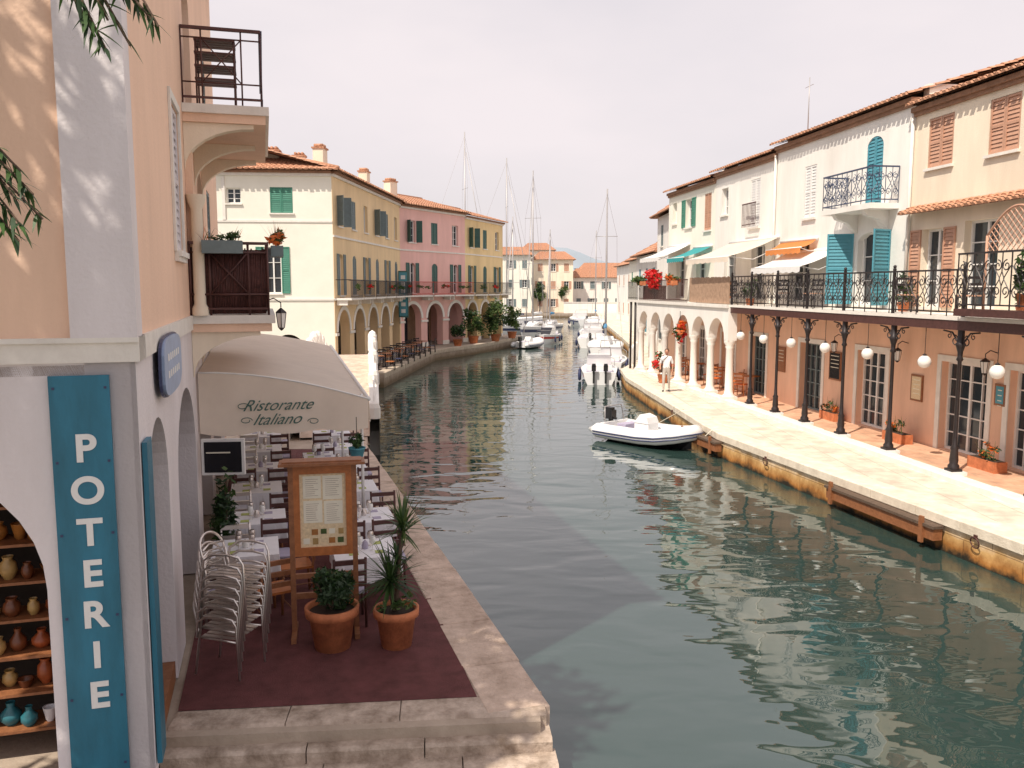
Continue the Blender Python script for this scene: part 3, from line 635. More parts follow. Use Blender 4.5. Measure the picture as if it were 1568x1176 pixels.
# ---------------------------------------------------------------- far left row
PT=[(-8.9,42.8),(-7.6,58.3),(-3.6,65.8),(-.8,73.5)]
def rowhouse(name,pa,pb,walls,nA,zE,winm,first=None,balm=IRON,nB=None,chim=()):
    L_=(Vector(pb)-Vector(pa)).length; M=frame((*pa,0),Vector(pb)-Vector(pa),1); H_=empty(name,(pa[0],pa[1],.7))
    mb=MB(M); w=L_/nA; ops=[op(w*i+w*.14,w*(i+1)-w*.14,.7,3.75,'x',arch=min(1.1,w*.36)) for i in range(nA)]
    band(mb,0,L_,.7,4.25,.5,ops,walls); 
    for i in range(nA+1):
        x=min(max(w*i,.0),L_); x0,x1=max(.0,x-w*.14-.03),min(L_,x+w*.14+.03); mb.box(x0,x1,.002,.07,2.45,2.6,TRIM); mb.box(x0,x1,.002,.05,.7,1.0,TRIM)
    for o in ops:
        c=(o['a']+o['b'])/2;h=(o['b']-o['a'])/2; n=12
        vs=[]
        for i in range(n+1):
            t=math.pi*i/n
            for hh,rr_,y in ((h,o['arch'],.003),(h,o['arch'],.05),(h+.22,o['arch']+.22,.05),(h+.22,o['arch']+.22,.003)): vs.append((c-hh*math.cos(t),y,3.75-o['arch']+rr_*math.sin(t)))
        mb.add(vs,[(4*i+a,4*i+b_,4*i+4+b_,4*i+4+a) for i in range(n) for a,b_ in ((0,1),(1,2),(2,3))],WHITE)
    nB=nB or nA+1; wb=L_/nB
    o1=[op(wb*(i+.5)-.5,wb*(i+.5)+.5,4.5,6.6,'shut' if (i%2) else 'open',m=winm) for i in range(nB)]
    for o in o1: o['arch']=.3
    for o in o1: o['a']+=.12;o['b']-=.12
    o2=[op(wb*(i+.5)-.42,wb*(i+.5)+.42,8.0,9.5,('ajar','win','shut')[(i*2+nB)%3],m=winm) for i in range(nB)]
    band(mb,0,L_,4.35,7.4,.3,o1,walls); band(mb,0,L_,7.5,zE-.25,.3,o2,walls)
    mb.box(0,L_,-.3,.04,4.25,4.35,TRIM); mb.box(0,L_,-.3,.05,7.4,7.5,TRIM)
    mb.box(0,L_,-.3,.12,zE-.25,zE-.12,TRIM); mb.box(0,L_,-.3,.24,zE-.12,zE,EAVE)
    mb.box(0,L_,-8,-7.8,.7,zE,walls); mb.box(L_-.3,L_,-7.8,-.52,.7,zE,walls); mb.box(0,.3,-7.8,-.52,4.25,zE,walls)
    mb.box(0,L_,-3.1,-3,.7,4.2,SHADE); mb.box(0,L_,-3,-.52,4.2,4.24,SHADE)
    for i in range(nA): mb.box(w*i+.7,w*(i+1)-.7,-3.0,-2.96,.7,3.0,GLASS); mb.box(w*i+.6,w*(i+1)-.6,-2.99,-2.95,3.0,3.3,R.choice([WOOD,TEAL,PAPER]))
    mb.obj('walls',H_); mb=MB(M); openings(mb,o1+o2,.3); mb.obj('windows',H_)
    mb=MB(M); tiles(mb,(-.1,.45,zE+.02),(L_+.1,.45,zE+.02),(L_+.1,-4,zE+1.25),(-.1,-4,zE+1.25),pitch=.3); tiles(mb,(-.1,-8.4,zE+.02),(L_+.1,-8.4,zE+.02),(L_+.1,-4,zE+1.25),(-.1,-4,zE+1.25),pitch=.5)
    mb.tube([(-.1,-4,zE+1.3),(L_+.1,-4,zE+1.3)],.1,TILE,8)
    for c in chim: chimney(mb,c,-1.8,zE+1.2,.8,.5)
    mb.obj('roof',H_)
    mb=MB(M)
    for i in range(nB):
        c=wb*(i+.5); w2=min(wb*.46,1.3); mb.box(c-w2,c+w2,.05,.85,4.26,4.36,TRIM); rail(mb,c-w2,c+w2,4.36,5.3,.82,balm,'bars',.014)
        for x in (c-w2,c+w2): mb.box(x-.02,x+.02,.05,.82,5.26,5.3,balm); 
        for x in (c-w2+.1,c+w2-.22): mb.box(x,x+.12,.05,.6,4.0,4.26,TRIM)
        if R.random()<.5: leaves(mb,(c,.9,4.95),(w2*.7,.15,.2),90,.12,[LEAF,FRED if i%2 else LEAFL],6)
    mb.obj('balconies',H_); return H_,M,L_
rowhouse('ochre_row_house',PT[0],PT[1],YELLOW,5,10.6,GREY,nB=6,chim=(4,13.3))
rowhouse('pink_row_house',PT[1],PT[2],PINK,3,10.5,GREEND,nB=3,chim=(1.5,),balm=REDP)
rowhouse('yellow_row_house',PT[2],PT[3],YELL2,3,10.35,GREEND,nB=3,chim=())
GW=empty('cream_corner_house',(-12,42.5,.7)); Mg=frame((-17.2,42.14,0),(1,.08),1); Lg=8.3
mb=MB(Mg); gops=[op(5.2,6.8,.7,2.55,'x',arch=.8)]
band(mb,0,Lg,.7,4.25,.4,gops,GABLE); mb.box(0,Lg,-.4,.05,4.25,4.35,TRIM)
go1=[op(4.95,5.75,4.6,6.9,'open',m=GREEN),op(1.9,2.8,5,6.9,'win')]
go2=[op(5.3,6.4,8.55,9.8,'shut',m=GREEN),op(3.2,3.9,9.0,9.75,'win')]
band(mb,0,Lg,4.35,8.1,.3,go1,GABLE); band(mb,0,Lg,8.2,10.35,.3,go2,GABLE); mb.box(0,Lg,-.3,.04,8.1,8.2,TRIM); mb.box(0,Lg+.0,-.3,.12,10.35,10.48,TRIM); mb.box(0,Lg,-.3,.24,10.48,10.6,EAVE)
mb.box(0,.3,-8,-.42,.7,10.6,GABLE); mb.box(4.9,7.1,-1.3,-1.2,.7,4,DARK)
mb.box(3.0,3.15,.002,.06,8.2,10.3,TRIM)
mb.obj('walls',GW); mb=MB(Mg); openings(mb,[go1[0]]+go2,.3); openings(mb,[go1[1]],.3); mb.obj('windows',GW)
mb=MB(Mg); tiles(mb,(-.4,.45,10.62),(Lg+.45,.45,10.62),(Lg-3.4,-3.6,11.85),(1,-3.6,11.85),pitch=.28)
tiles(mb,(Lg+.45,.45,10.62),(Lg+.45,-3.5,10.62),(Lg-3.4,-3.5,11.85),(Lg-3.4,-3.6,11.85),pitch=.28)
mb.tube([(Lg+.4,.4,10.72),(Lg-3.4,-3.6,11.95)],.1,TILE,8); mb.tube([(1,-3.6,11.95),(Lg-3.4,-3.6,11.95)],.1,TILE,8)
chimney(mb,5.0,-2.6,11.4,.7,.5); chimney(mb,6.3,-3.0,11.4,.6,.3); mb.obj('roof',GW)
mb=MB(frame((-7.7,57.2,0),(1,0),1)); mb.box(.1,.75,-.08,.08,2.9,6.0,GREEND); mb.box(.16,.69,.08,.09,3.0,5.9,TEAL); mb.box(-.1,.1,-.03,.03,4.2,4.3,IRON)
for k in range(6): mb.box(.28,.57,.091,.1,3.2+.45*k,3.45+.45*k,WPAINT)
mb.obj('vertical_shop_sign')
def bush(name,x,y,z,r,h,n=600,mats=None,size=.12,trunk=0,potr=None):
    mb=MB()
    if potr: mb.lathe(x,y,[(potr*.7,z),(potr,z+potr*1.4),(potr*1.08,z+potr*1.4),(potr*.9,z+potr*1.3),(0,z+potr*1.3)],POT,12); z+=potr*1.3
    if trunk:
        mb.tube([(x,y,z),(x+.05,y,z+trunk),(x,y+.1,z+trunk+h*.5)],r*.09,BARK,7,r*.04)
        for k in range(5): t=k*1.256; mb.tube([(x,y,z+trunk*.8),(x+r*.5*math.cos(t),y+r*.5*math.sin(t),z+trunk+h*.5)],r*.05,BARK,5,r*.015)
    leaves(mb,(x,y,z+trunk+h/2),(r,r,h/2),n,size,mats or [LEAF,LEAFD,LEAFL],14); return mb.obj(name)
bush('potted_bush',-2.9,64.0,.7,.9,2.4,900,size=.18,potr=.4); bush('potted_bush',-1.3,66.6,.7,1.2,2.9,1400,size=.2,potr=.4); bush('potted_bush',-3.9,61.0,.7,.6,1.4,500,size=.16,potr=.35,mats=[LEAFD,LEAF])
bush('potted_bush',.0,70.6,.7,.8,2.2,900,size=.18,potr=.4,mats=[LEAFL,LEAF])
for k in range(8):
    t=k/7; x=-6.9+1.0*t; y=43.5+12*t; T_=MB(loc(x,y,.7,.3)); T_.lathe(0,0,[(.35,.7),(.35,.73),(0,.735)],WOOD,12); T_.tube([(0,0,0),(0,0,.7)],.04,IRON,6); T_.lathe(0,0,[(.22,0),(.05,.04)],IRON,10); T_.obj('cafe_table')
    for q in range(3): chair(x+.65*math.cos(q*2.1),y+.65*math.sin(q*2.1),q*2.1+math.pi/2,IRON,NAVY if k%2 else OWOOD,'cafe_chair',.68)
# ---------------------------------------------------------------- right row
MR=frame((13.91-.14*17,17,0),(-.14,1),-1); S=1.0098
def A(y): return (y-17)*S
def righthouse(name,y0,y1,ground,upper,go,o1,o2,zE,mat2=None,ridge=1.3,gz0=.8):
    H_=empty(name,(13.91-.14*y0,y0,.7)); mb=MB(MR); a0,a1=A(y0),A(y1); T=.35
    band(mb,a0,a1,gz0,4.2,T,go,ground); band(mb,a0,a1,4.2,7.0,T,o1,upper); band(mb,a0,a1,7.0,zE-.28,T,o2,mat2 or upper)
    for o in go:
        mb.box(o['a']-.16,o['a']-.002,.002,.03,.8,o['zt']+.16,TRIM); mb.box(o['b']+.002,o['b']+.16,.002,.03,.8,o['zt']+.16,TRIM); mb.box(o['a']-.002,o['b']+.002,.002,.03,o['zt']+.002,o['zt']+.16,TRIM)
    mb.box(a0,a1,-T,.08,zE-.28,zE-.18,EAVE); mb.box(a0,a1,-T,.15,zE-.18,zE-.06,EAVE)
    mb.box(a0,a0+.25,-8,-T-.002,.7,zE+.3,upper); mb.box(a1-.25,a1,-8,-T-.002,.7,zE+.3,upper); mb.box(a0,a1,-8.2,-8,.7,zE,upper)
    mb.obj('walls',H_); mb=MB(MR); openings(mb,go+o1+o2,T)
    mb.obj('windows',H_); mb=MB(MR); tiles(mb,(a0-.05,.26,zE),(a1+.05,.26,zE),(a1+.05,-4,zE+ridge),(a0-.05,-4,zE+ridge),pitch=.22); tiles(mb,(a0,-8.4,zE),(a1,-8.4,zE),(a1,-4,zE+ridge),(a0,-4,zE+ridge),pitch=.5)
    mb.tube([(a0,-4,zE+ridge+.05),(a1,-4,zE+ridge+.05)],.1,TILE,8); mb.obj('roof',H_); return H_
def dr(yc,w=1.5,zt=3.05,**k): return op(A(yc)-w/2,A(yc)+w/2,.82,zt,'win',nx=4,nz=5,**k)
HA=righthouse('cream_right_house',14.5,23.1,SALMON,CREAM,[dr(15.6),dr(18.4,1.3),dr(20.6,1.7)],
  [op(A(20.3)-.6,A(20.3)+.6,4.4,6.5,'win',nx=2,nz=4),op(A(22.1)-.45,A(22.1)+.45,4.4,6.4,'open',m=BROWN),op(A(18.0)-.6,A(18.0)+.6,4.4,6.5,'win',nz=4)],
  [op(A(22.0)-.5,A(22.0)+.5,7.95,9.2,'shut',m=BROWN),op(A(19.75)-.5,A(19.75)+.5,7.95,9.2,'shut',m=BROWN),op(A(17)-.5,A(17)+.5,7.9,9.2,'shut',m=BROWN)],9.65)
mb=MB(MR); tiles(mb,(A(15),.42,6.82),(A(23.0),.42,6.82),(A(23.0),0.01,7.0),(A(15),0.01,7.0),pitch=.22); mb.obj('pent_roof',HA)
HB=righthouse('white_right_house',23.1,31.2,SALMON,WHITE,[dr(24.6,1.5),dr(28.2,1.5,fm=GREY)],
  [op(A(24.9)-.75,A(24.9)+.75,4.4,6.5,'ajar',m=TEAL,arch=.25),op(A(29.3)-.7,A(29.3)+.7,4.4,6.4,'win',nz=4)],
  [op(A(24.95)-.42,A(24.95)+.42,7.2,9.2,'shut',m=TEAL,arch=.3),op(A(28.7)-.4,A(28.7)+.4,7.2,8.9,'shut',m=WPAINT)],9.95)
HC=righthouse('pale_right_house',31.2,37.0,SALMON,WHITE,[dr(32.3,1.4,fm=GREY),dr(35.2,1.4)],
  [op(A(32.6)-.6,A(32.6)+.6,4.4,6.5,'win'),op(A(35.3)-.6,A(35.3)+.6,4.4,6.5,'win')],
  [op(A(33)-.45,A(33)+.45,7.2,9.0,'shut',m=WPAINT),op(A(36)-.35,A(36)+.35,7.9,9.0,'win')],9.75)
HD=righthouse('green_shutter_right_house',37.0,43.2,PEACH,GABLE,[dr(38.4,1.3),dr(41,1.3)],
  [op(A(38.6)-.6,A(38.6)+.6,4.4,6.4,'win'),op(A(41.3)-.6,A(41.3)+.6,4.4,6.4,'win')],
  [op(A(37.9)-.4,A(37.9)+.4,7.4,9.0,'shut',m=BROWN),op(A(40.3)-.45,A(40.3)+.45,7.7,9.0,'open',m=GREEN),op(A(42.3)-.3,A(42.3)+.3,8,9.0,'win')],9.6)
mb=MB(MR); chimney(mb,A(24.3),-2.6,10.3,.7,.35); mb.obj('chimneys',HB)
# drainpipe, boards and lanterns on the ground-floor wall
mb=MB(MR); mb.tube([(A(23.1),.07,9.6),(A(23.1),.07,4.3)],.045,TRIM,8); mb.tube([(A(31.2),.07,9.6),(A(31.2),.07,4.3)],.045,TRIM,8); mb.obj('drainpipe',HB)
for yy,w_,z0,z1,m1 in ((26.6,.7,2.0,2.9,SCREEN),(22.4,.5,1.9,2.6,PAPERY),(30.3,.6,1.9,2.8,WOOD),(19.3,.35,2.2,2.7,TEAL)):
    mb=MB(MR); a=A(yy); mb.box(a-w_/2,a+w_/2,.004,.04,z0,z1,WOOD); mb.box(a-w_/2+.05,a+w_/2-.05,.04,.045,z0+.05,z1-.05,m1)
    for k in range(4): mb.box(a-w_/2+.1,a+w_/2-.12,.0455,.048,z1-.15-.12*k,z1-.13-.12*k,PAPER)
    mb.obj('framed_notice_board')
for yy in (17.1,19.5,22.9,26.2): lantern('wall_lantern',MR@Matrix.Translation((A(yy),.002,3.1)))
mb=MB(MR); mb.tube([(A(31),-1,10.2),(A(31),-1,12.3)],.02,ALUM,6); mb.tube([(A(31)-.3,-1,12.0),(A(31)+.3,-1,12.0)],.01,ALUM,4); mb.obj('roof_antenna')
PL=frame((12.2-.134*14,14,0),(-.134,1),-1)
def B_(y): return (y-14)*1.009
mb=MB(); mb.poly([(12.2-.134*14-.2,14),(12.2-.134*31-.2,31),(12.2-.134*43-.2,43),(8.0,43.1),(12.1,14)],.5,.80,TERRA,WHITE); mb.obj('terrace_floor')
coping('terrace_kerb',[(12.2-.134*14-.24,14),(12.2-.134*43-.24,43)],.34,1,.815,TRIM,1.4,.14,.02)
GB=empty('long_iron_balcony',(9,24,4.2)); mb=MB(PL)
y0,y1=B_(14),B_(31.0)
mb.box(y0,y1,-2.2,.12,4.19,4.27,TRIM); mb.box(y0,y1,-.1,.10,3.98,4.19,IRONB); mb.box(y0,y1,-2.0,-.12,4.13,4.19,TRIM)
k=y0
while k<y1: mb.box(k,k+.09,-1.95,-.1,4.01,4.13,WOOD); k+=.55
mb.obj('deck',GB)
mb=MB(PL); rail(mb,B_(18.3),y1,4.27,5.3,.06,IRON,'scroll',.013)
for yy in [18.3,20.9,23.2,25.3,27.3,29.3,31]: mb.box(B_(yy)-.03,B_(yy)+.03,.03,.09,4.27,5.36,IRON); mb.ball((B_(yy),.06,5.4),.045,IRON,8)
rail(mb,y0,B_(18.2),4.45,5.62,.3,IRON,'scroll',.014); mb.box(y0,B_(18.2),.0,.36,4.3,4.45,IRONB)
mb.obj('railing',GB)
mb=MB(PL); a0=B_(17.9); a1=B_(16.2)
def trel(u,v): return (a1+(a0-a1)*u,-.1,5.62+v)
for k in range(-10,14):
    for s in (1,-1):
        pts=[]
        for i in range(49):
            u=i/48; v=(s*(u*1.7-.85)+k*.15); 
            if 0<=v<=.25+.65*math.sin(math.pi*min(1,u*.9+.05)): pts.append(trel(u,v))
        if len(pts)>1: mb.tube([pts[0],pts[-1]],.012,BROWN,4)
mb.tube([trel(i/20,.25+.65*math.sin(math.pi*min(1,i/20*.9+.05))) for i in range(21)],.025,BROWN,6)
mb.tube([trel(0,-1.2),trel(0,.4)],.03,BROWN,6); mb.tube([trel(1,-1.2),trel(1,.35)],.03,BROWN,6)
mb.obj('garden_trellis')
bush('balcony_plant',9.9,16.4,4.5,.4,1.0,400,[LEAF,LEAFD,LEAFL],.1,potr=.2)
for yy in [16.0,18.4,20.9,23.2,25.3,27.3,29.3]:
    x=12.2-.134*yy; mb=MB(loc(x,yy,0,math.atan2(1,-.134)))
    mb.box(-.2,.2,-.2,.2,.70,.88,WPAINT); mb.box(-.13,.13,-.13,.13,.88,.93,IRON)
    mb.lathe(0,0,[(.12,.93),(.12,1.0),(.085,1.05),(.095,1.12),(.075,1.35),(.09,1.38),(.055,1.45),(.045,1.7),(.042,3.3),(.075,3.34),(.05,3.4),(.055,3.5),(.09,3.62),(.11,3.68),(.07,3.72),(.07,3.98)],IRON,12)
    for s in (-1,1):
        mb.tube([(s*.05,0,3.45),(s*.12,0,3.74),(s*.3,0,3.92),(s*.6,0,3.95)],.02,IRON,5); mb.tube([(p[0],0,p[1]) for p in scroll(s*.2,3.74,.13,s,1.3,1.2,14)],.015,IRON,4)
        mb.tube([(p[0],0,p[1]) for p in scroll(s*.40,3.85,.08,s,1.2,1.2,10)],.013,IRON,4)
    mb.obj('cast_iron_post')
for yy in [17.2,19.6,22.0,24.2,26.3,28.3,30.2]:
    x=12.2-.134*yy-.02; mb=MB(loc(x,yy,0)); mb.tube([(0,0,3.98),(0,0,3.36)],.008,IRON,5); mb.lathe(0,0,[(.05,3.36),(.055,3.31),(.02,3.38)],IRON,8); mb.ball((0,0,3.19),.15,GLOBE,16); mb.obj('globe_lamp')
SB=empty('small_iron_balcony',tuple(MR@Vector((A(25),.5,7.2)))); mb=MB(MR); ca=A(25); mb.box(ca-1.35,ca+1.35,.003,.85,7.05,7.2,WHITE)
for x in (ca-.9,ca+.7): 
    mb.add([(x,.003,7.05),(x,.75,7.05),(x,.65,6.9),(x,.3,6.8),(x,.1,6.55),(x,.003,6.5)]+[(x+.2,.003,7.05),(x+.2,.75,7.05),(x+.2,.65,6.9),(x+.2,.3,6.8),(x+.2,.1,6.55),(x+.2,.003,6.5)],[(0,1,2,3,4,5),(11,10,9,8,7,6)]+[(i,(i+1)%6,6+(i+1)%6,6+i) for i in range(6)],WHITE)
rail(mb,ca-1.33,ca+1.33,7.2,8.2,.8,BLUEI,'scroll',.011)
M0=mb.M
for s in (-1.33,1.33):
    mb.M=M0@Matrix.Translation((ca+s,0,0))@Matrix.Rotation(rad(90),4,'Z'); rail(mb,.02,.8,7.2,8.2,0,BLUEI,'scroll',.011)
mb.M=M0; rail(mb,A(32.4),A(33.6),7.2,8.1,.25,IRONB,'bars',.014); mb.obj('balcony',SB)
def slopeawn(name,ya,yb,z0,z1,out,mat):
    mb=MB(MR); a,b_=A(ya),A(yb); n=12; vs=[]
    for i in range(n+1):
        for j in range(7): u=i/n;v=j/6; vs.append((a+(b_-a)*u,.02+out*v,z0+(z1-z0)*v-.06*math.sin(math.pi*v)))
    mb.add(vs,[(i*7+j,i*7+j+1,(i+1)*7+j+1,(i+1)*7+j) for i in range(n) for j in range(6)],mat,True)
    vs=[]
    for i in range(33): u=i/32; vs+=[(a+(b_-a)*u,out+.021,z1),(a+(b_-a)*u,out+.03,z1-.16-.04*abs(math.sin(i*math.pi/4)))]
    mb.add(vs,[(2*i,2*i+1,2*i+3,2*i+2) for i in range(32)],mat)
    mb.tube([(a,.05,z0),(b_,.05,z0)],.06,WPAINT,8); mb.tube([(a,out,z1),(b_,out,z1)],.025,WPAINT,6)
    for q in (a+.1,b_-.1): mb.tube([(q,.05,z0-.4),(q,out*.5,z1-.1),(q,out,z1)],.015,WPAINT,5)
    mb.obj(name)
slopeawn('retractable_awning',30.8,35.2,6.7,6.0,1.9,CANVAS); slopeawn('orange_awning',28.0,30.6,6.5,6.2,.6,CANVORG); slopeawn('retractable_awning',26.6,30.2,6.1,5.55,1.3,WPAINT); slopeawn('teal_awning',37.2,39.4,6.7,6.2,1.3,CANVTEAL); slopeawn('retractable_awning',40,43,6.9,6.3,1.5,WPAINT)
for yy in (19.2,21.6,26.5,28.6,33,36): chair(12.2-.134*yy+.7,yy,R.uniform(0,6),IRON,BROWN,'balcony_chair',4.27)
for yy,dx in ((17.4,.6),(22.6,1.2),(30.5,.4)): bush('balcony_plant',12.2-.134*yy+dx,yy,4.27,.3,.8,260,[LEAF,LEAFD,LEAFL],.1,potr=.17)
AR=empty('white_arcade_terrace',(7.5,36,.7)); mb=MB(PL); ys=[31.2,33.1,35.0,36.9,38.8,40.7,42.6]
ops=[op(B_(ys[i])+.17,B_(ys[i+1])-.17,.8,3.75,'x',arch=.78) for i in range(6)]
band(mb,B_(31.0),B_(42.8),2.97,4.15,.34,[op(o['a'],o['b'],2.97,3.75,'x',arch=.78) for o in ops],WHITE,y=.17)
for yy in ys: mb.lathe(B_(yy),0,[(.24,.8),(.24,.92),(.17,.98),(.15,1.1),(.135,2.65),(.17,2.72),(.15,2.78),(.22,2.88),(.22,2.97)],WHITE,16); mb.box(B_(yy)-.25,B_(yy)+.25,-.25,.25,.8,.9,TRIM)
mb.box(B_(31.0),B_(42.8),-1.9,.24,4.15,4.27,TRIM); mb.obj('arcade',AR)
mb=MB(PL); x=B_(31.3)
while x<B_(35.6): wdt=R.uniform(.1,.13); mb.box(x,x+wdt-.015,.02,.045,4.3,5.28+R.uniform(-.01,.03),PLANK); x+=wdt
mb.box(B_(31.3),B_(35.6),-.02,.02,4.5,4.58,WOOD); mb.box(B_(31.3),B_(35.6),-.02,.02,5.0,5.08,WOOD)
rail(mb,B_(35.7),B_(42.7),4.27,5.25,.1,IRONB,'bars',.014); mb.obj('terrace_fence',AR)
for (yy,m,n_) in ((37.5,[LEAF,FORG],260),(40.2,[FRED,FRED,FRED,FRED,LEAF],1300),(42.2,[LEAF,LEAFL],300)):
    mb=MB(loc(12.2-.134*yy-.15,yy,5.15)); mb.box(-.15,.15,-.6,.6,-.15,.05,POT); leaves(mb,(-.05,0,.1),(.45,.95 if n_>500 else .6,.5 if n_>500 else .25),n_,.13,m,12); mb.obj('balcony_flower_box')
for yy,dx in ((32.1,.8),(33.2,1.1),(34.3,.7),(35.8,1.0),(37.5,.8),(39.5,.9)):
    chair(12.2-.134*yy+dx,yy,R.uniform(0,6),OWOOD,FORG,'orange_cafe_chair',.8)
    bx=12.2-.134*yy+dx+.5; T_=MB(loc(bx,yy+.4,.8)); T_.lathe(0,0,[(.35,.7),(.35,.73),(0,.735)],OWOOD,12); T_.tube([(0,0,0),(0,0,.7)],.03,IRON,6); T_.lathe(0,0,[(.2,0),(.05,.04)],IRON,10); T_.obj('cafe_table')
mb=MB(loc(7.15,36.2,3.0)); mb.tube([(0,0,.9),(0,0,.1)],.01,IRON,4); mb.lathe(0,0,[(.1,-.15),(.2,.1),(.0,.1)],POT,10); leaves(mb,(0,0,.05),(.4,.4,.55),500,.12,[FORG,FRED,LEAF],10); mb.obj('hanging_flower_basket')
bush('flowering_shrub',6.7,37.5,.7,.5,1.1,500,[FORG,LEAF,FRED],.12,potr=.25)
for (x,y) in ((10.75,18.9),(10.3,22.4),(9.95,26.2)):
    mb=MB(loc(x,y,.8,.14)); mb.box(-.16,.16,-.45,.45,0,.25,POT); mb.box(-.14,.14,-.43,.43,.25,.255,SOIL); leaves(mb,(0,0,.4),(.2,.45,.22),130,.08,[LEAF,LEAFD,FORG],7)
    for k in range(9): blade(mb,(0,R.uniform(-.3,.3),.25),(R.gauss(0,.4),R.gauss(0,.4),1),.5,.02,.4,LEAFL)
    mb.obj('terracotta_planter')
mb=MB(PL)
for yy in (43.4,44.2): mb.tube([(B_(yy),.1,.7),(B_(yy),.1,4.2)],.06,IRON,8)
mb.box(B_(42.9),B_(44.6),-2,.2,4.16,4.28,TRIM); rail(mb,B_(42.9),B_(44.6),4.28,5.2,.15,IRON,'bars'); mb.obj('end_terrace',AR)
def simplehouse(name,x0,x1,y0,y1,zE,mat,ridge,rows,cols,m=GREEN,roofdir='x',nside=3):
    H_=empty(name,((x0+x1)/2,y0,.7)); mb=MB(frame((x0,y0,0),(1,0),1)); L_=x1-x0; ops=[]
    for r in range(rows):
        zb=.7+(zE-.7)/rows*r+1.0; zt=min(zb+1.3,.7+(zE-.7)/rows*(r+1)-.3); ops.append([op(L_*(i+.5)/cols-.4,L_*(i+.5)/cols+.4,zb,zt,'open' if (i+r)%2 else 'shut',m=m) for i in range(cols)])
    for r in range(rows): band(mb,0,L_,.7+(zE-.7)/rows*r,.7+(zE-.7)/rows*(r+1),.3,ops[r],mat); openings(mb,ops[r],.3)
    D=y1-y0; mb.box(0,L_,-D,-D+.2,.7,zE,mat)
    mb.obj('front',H_)
    for (fx,dd,sgn,ox) in ((x0,(0,1),-1,0),(x1,(0,1),1,0)):
        mb=MB(frame((fx,y0+.302,0),dd,sgn)); 
        for r in range(rows):
            zb=.7+(zE-.7)/rows*r+1.0; zt=min(zb+1.3,.7+(zE-.7)/rows*(r+1)-.3); oo=[op((D-.5)*(i+.5)/nside-.4,(D-.5)*(i+.5)/nside+.4,zb,zt,'shut',m=m) for i in range(nside)]
            band(mb,0,D-.5,.7+(zE-.7)/rows*r,.7+(zE-.7)/rows*(r+1),.3,oo,mat); openings(mb,oo,.3)
        mb.obj('side',H_)
    mb=MB(); o=.45; ym=(y0+y1)/2
    tiles(mb,(x0-o,y0-o,zE),(x1+o,y0-o,zE),(x1-1.2,ym,zE+ridge),(x0+1.2,ym,zE+ridge),pitch=.35); tiles(mb,(x0-o,y1+o,zE),(x1+o,y1+o,zE),(x1-1.2,ym,zE+ridge),(x0+1.2,ym,zE+ridge),pitch=.5)
    tiles(mb,(x0-o,y0-o,zE),(x0-o,y1+o,zE),(x0+1.2,ym,zE+ridge),(x0+1.2,ym-.01,zE+ridge),pitch=.35); tiles(mb,(x1+o,y0-o,zE),(x1+o,y1+o,zE),(x1-1.2,ym,zE+ridge),(x1-1.2,ym-.01,zE+ridge),pitch=.35)
    mb.obj('roof',H_); return H_
simplehouse('white_stepped_house',9.3,15,45.5,55,9.3,WHITE,1.2,3,3,GREY)
simplehouse('low_white_house',9.6,15,56,66,7.2,WHITE,1.1,2,3,TEAL); simplehouse('white_quay_house',11.5,19,72,84,7.4,GABLE,1.2,2,3,GREEN); simplehouse('white_quay_house',14,23,100,114,7.6,WHITE,1.2,2,3,BROWN)
mb=MB(); mb.box(8.3,9.28,46,54,3.9,4.02,TRIM); mb.M=frame((8.3,46,0),(0,1),-1); rail(mb,0,8,4.02,5.0,0,IRON,'bars'); 
for k in range(4): mb.tube([(k*2.6+.1,0,.7),(k*2.6+.1,0,3.9)],.06,WPAINT,8)
mb.obj('terrace_balcony')
simplehouse('far_cream_house',-3.5,3.2,141.5,150,10.2,GABLE,1.5,3,3,GREY); simplehouse('far_stone_house',3.6,10.2,143,152,9.5,CREAM,1.5,3,3,BROWN)
simplehouse('far_white_house',10.5,25,150,160,6.6,WHITE,1.7,2,6,GREY); simplehouse('far_ochre_house',-16,-4.2,146,156,9.0,CREAM,1.5,3,4,BROWN); simplehouse('far_red_roof_house',14,30,175,185,8.0,CREAM,2.0,2,6,BROWN)
simplehouse('far_tall_house',2,8,165,175,12,GABLE,1.6,3,3,GREY)
mb=MB(); mb.box(8.6,24,141.5,141.8,.66,2.4,WHITE); mb.box(8.5,24.1,141.4,141.9,2.4,2.5,TRIM); mb.obj('far_garden_wall')
for i,(x,y,r,h) in enumerate([(9,143.8,1.6,4),(4.6,141.9,1.2,3.4),(24,148,2,5),(12,166,4,6)]): bush('shore_tree',x,y,.66,r,h,900,[LEAF,LEAFD,LEAFL],.4,trunk=1.5)
mb=MB()
for k in range(46): leaves(mb,(-140+k*7+R.uniform(-3,3),215+R.uniform(-15,15),5+R.uniform(-1,3)),(7,5,4.5),150,1.3,[LEAF,LEAFD,LEAF],8)
mb.obj('distant_trees')
mb=MB(); vs=[];n=120
for i in range(n+1):
    x=-2500+5000*i/n; h=80+32*math.sin(i*.21+1.1)+14*math.sin(i*.53)+6*math.sin(i*1.3); h=max(8,h); vs+=[(x,2400,-5),(x,2600,h),(x,3200,-5)]
mb.add(vs,[(3*i+a,3*i+a+1,3*i+a+4,3*i+a+3) for i in range(n) for a in (0,1)],HILL,True); mb.obj('hills')
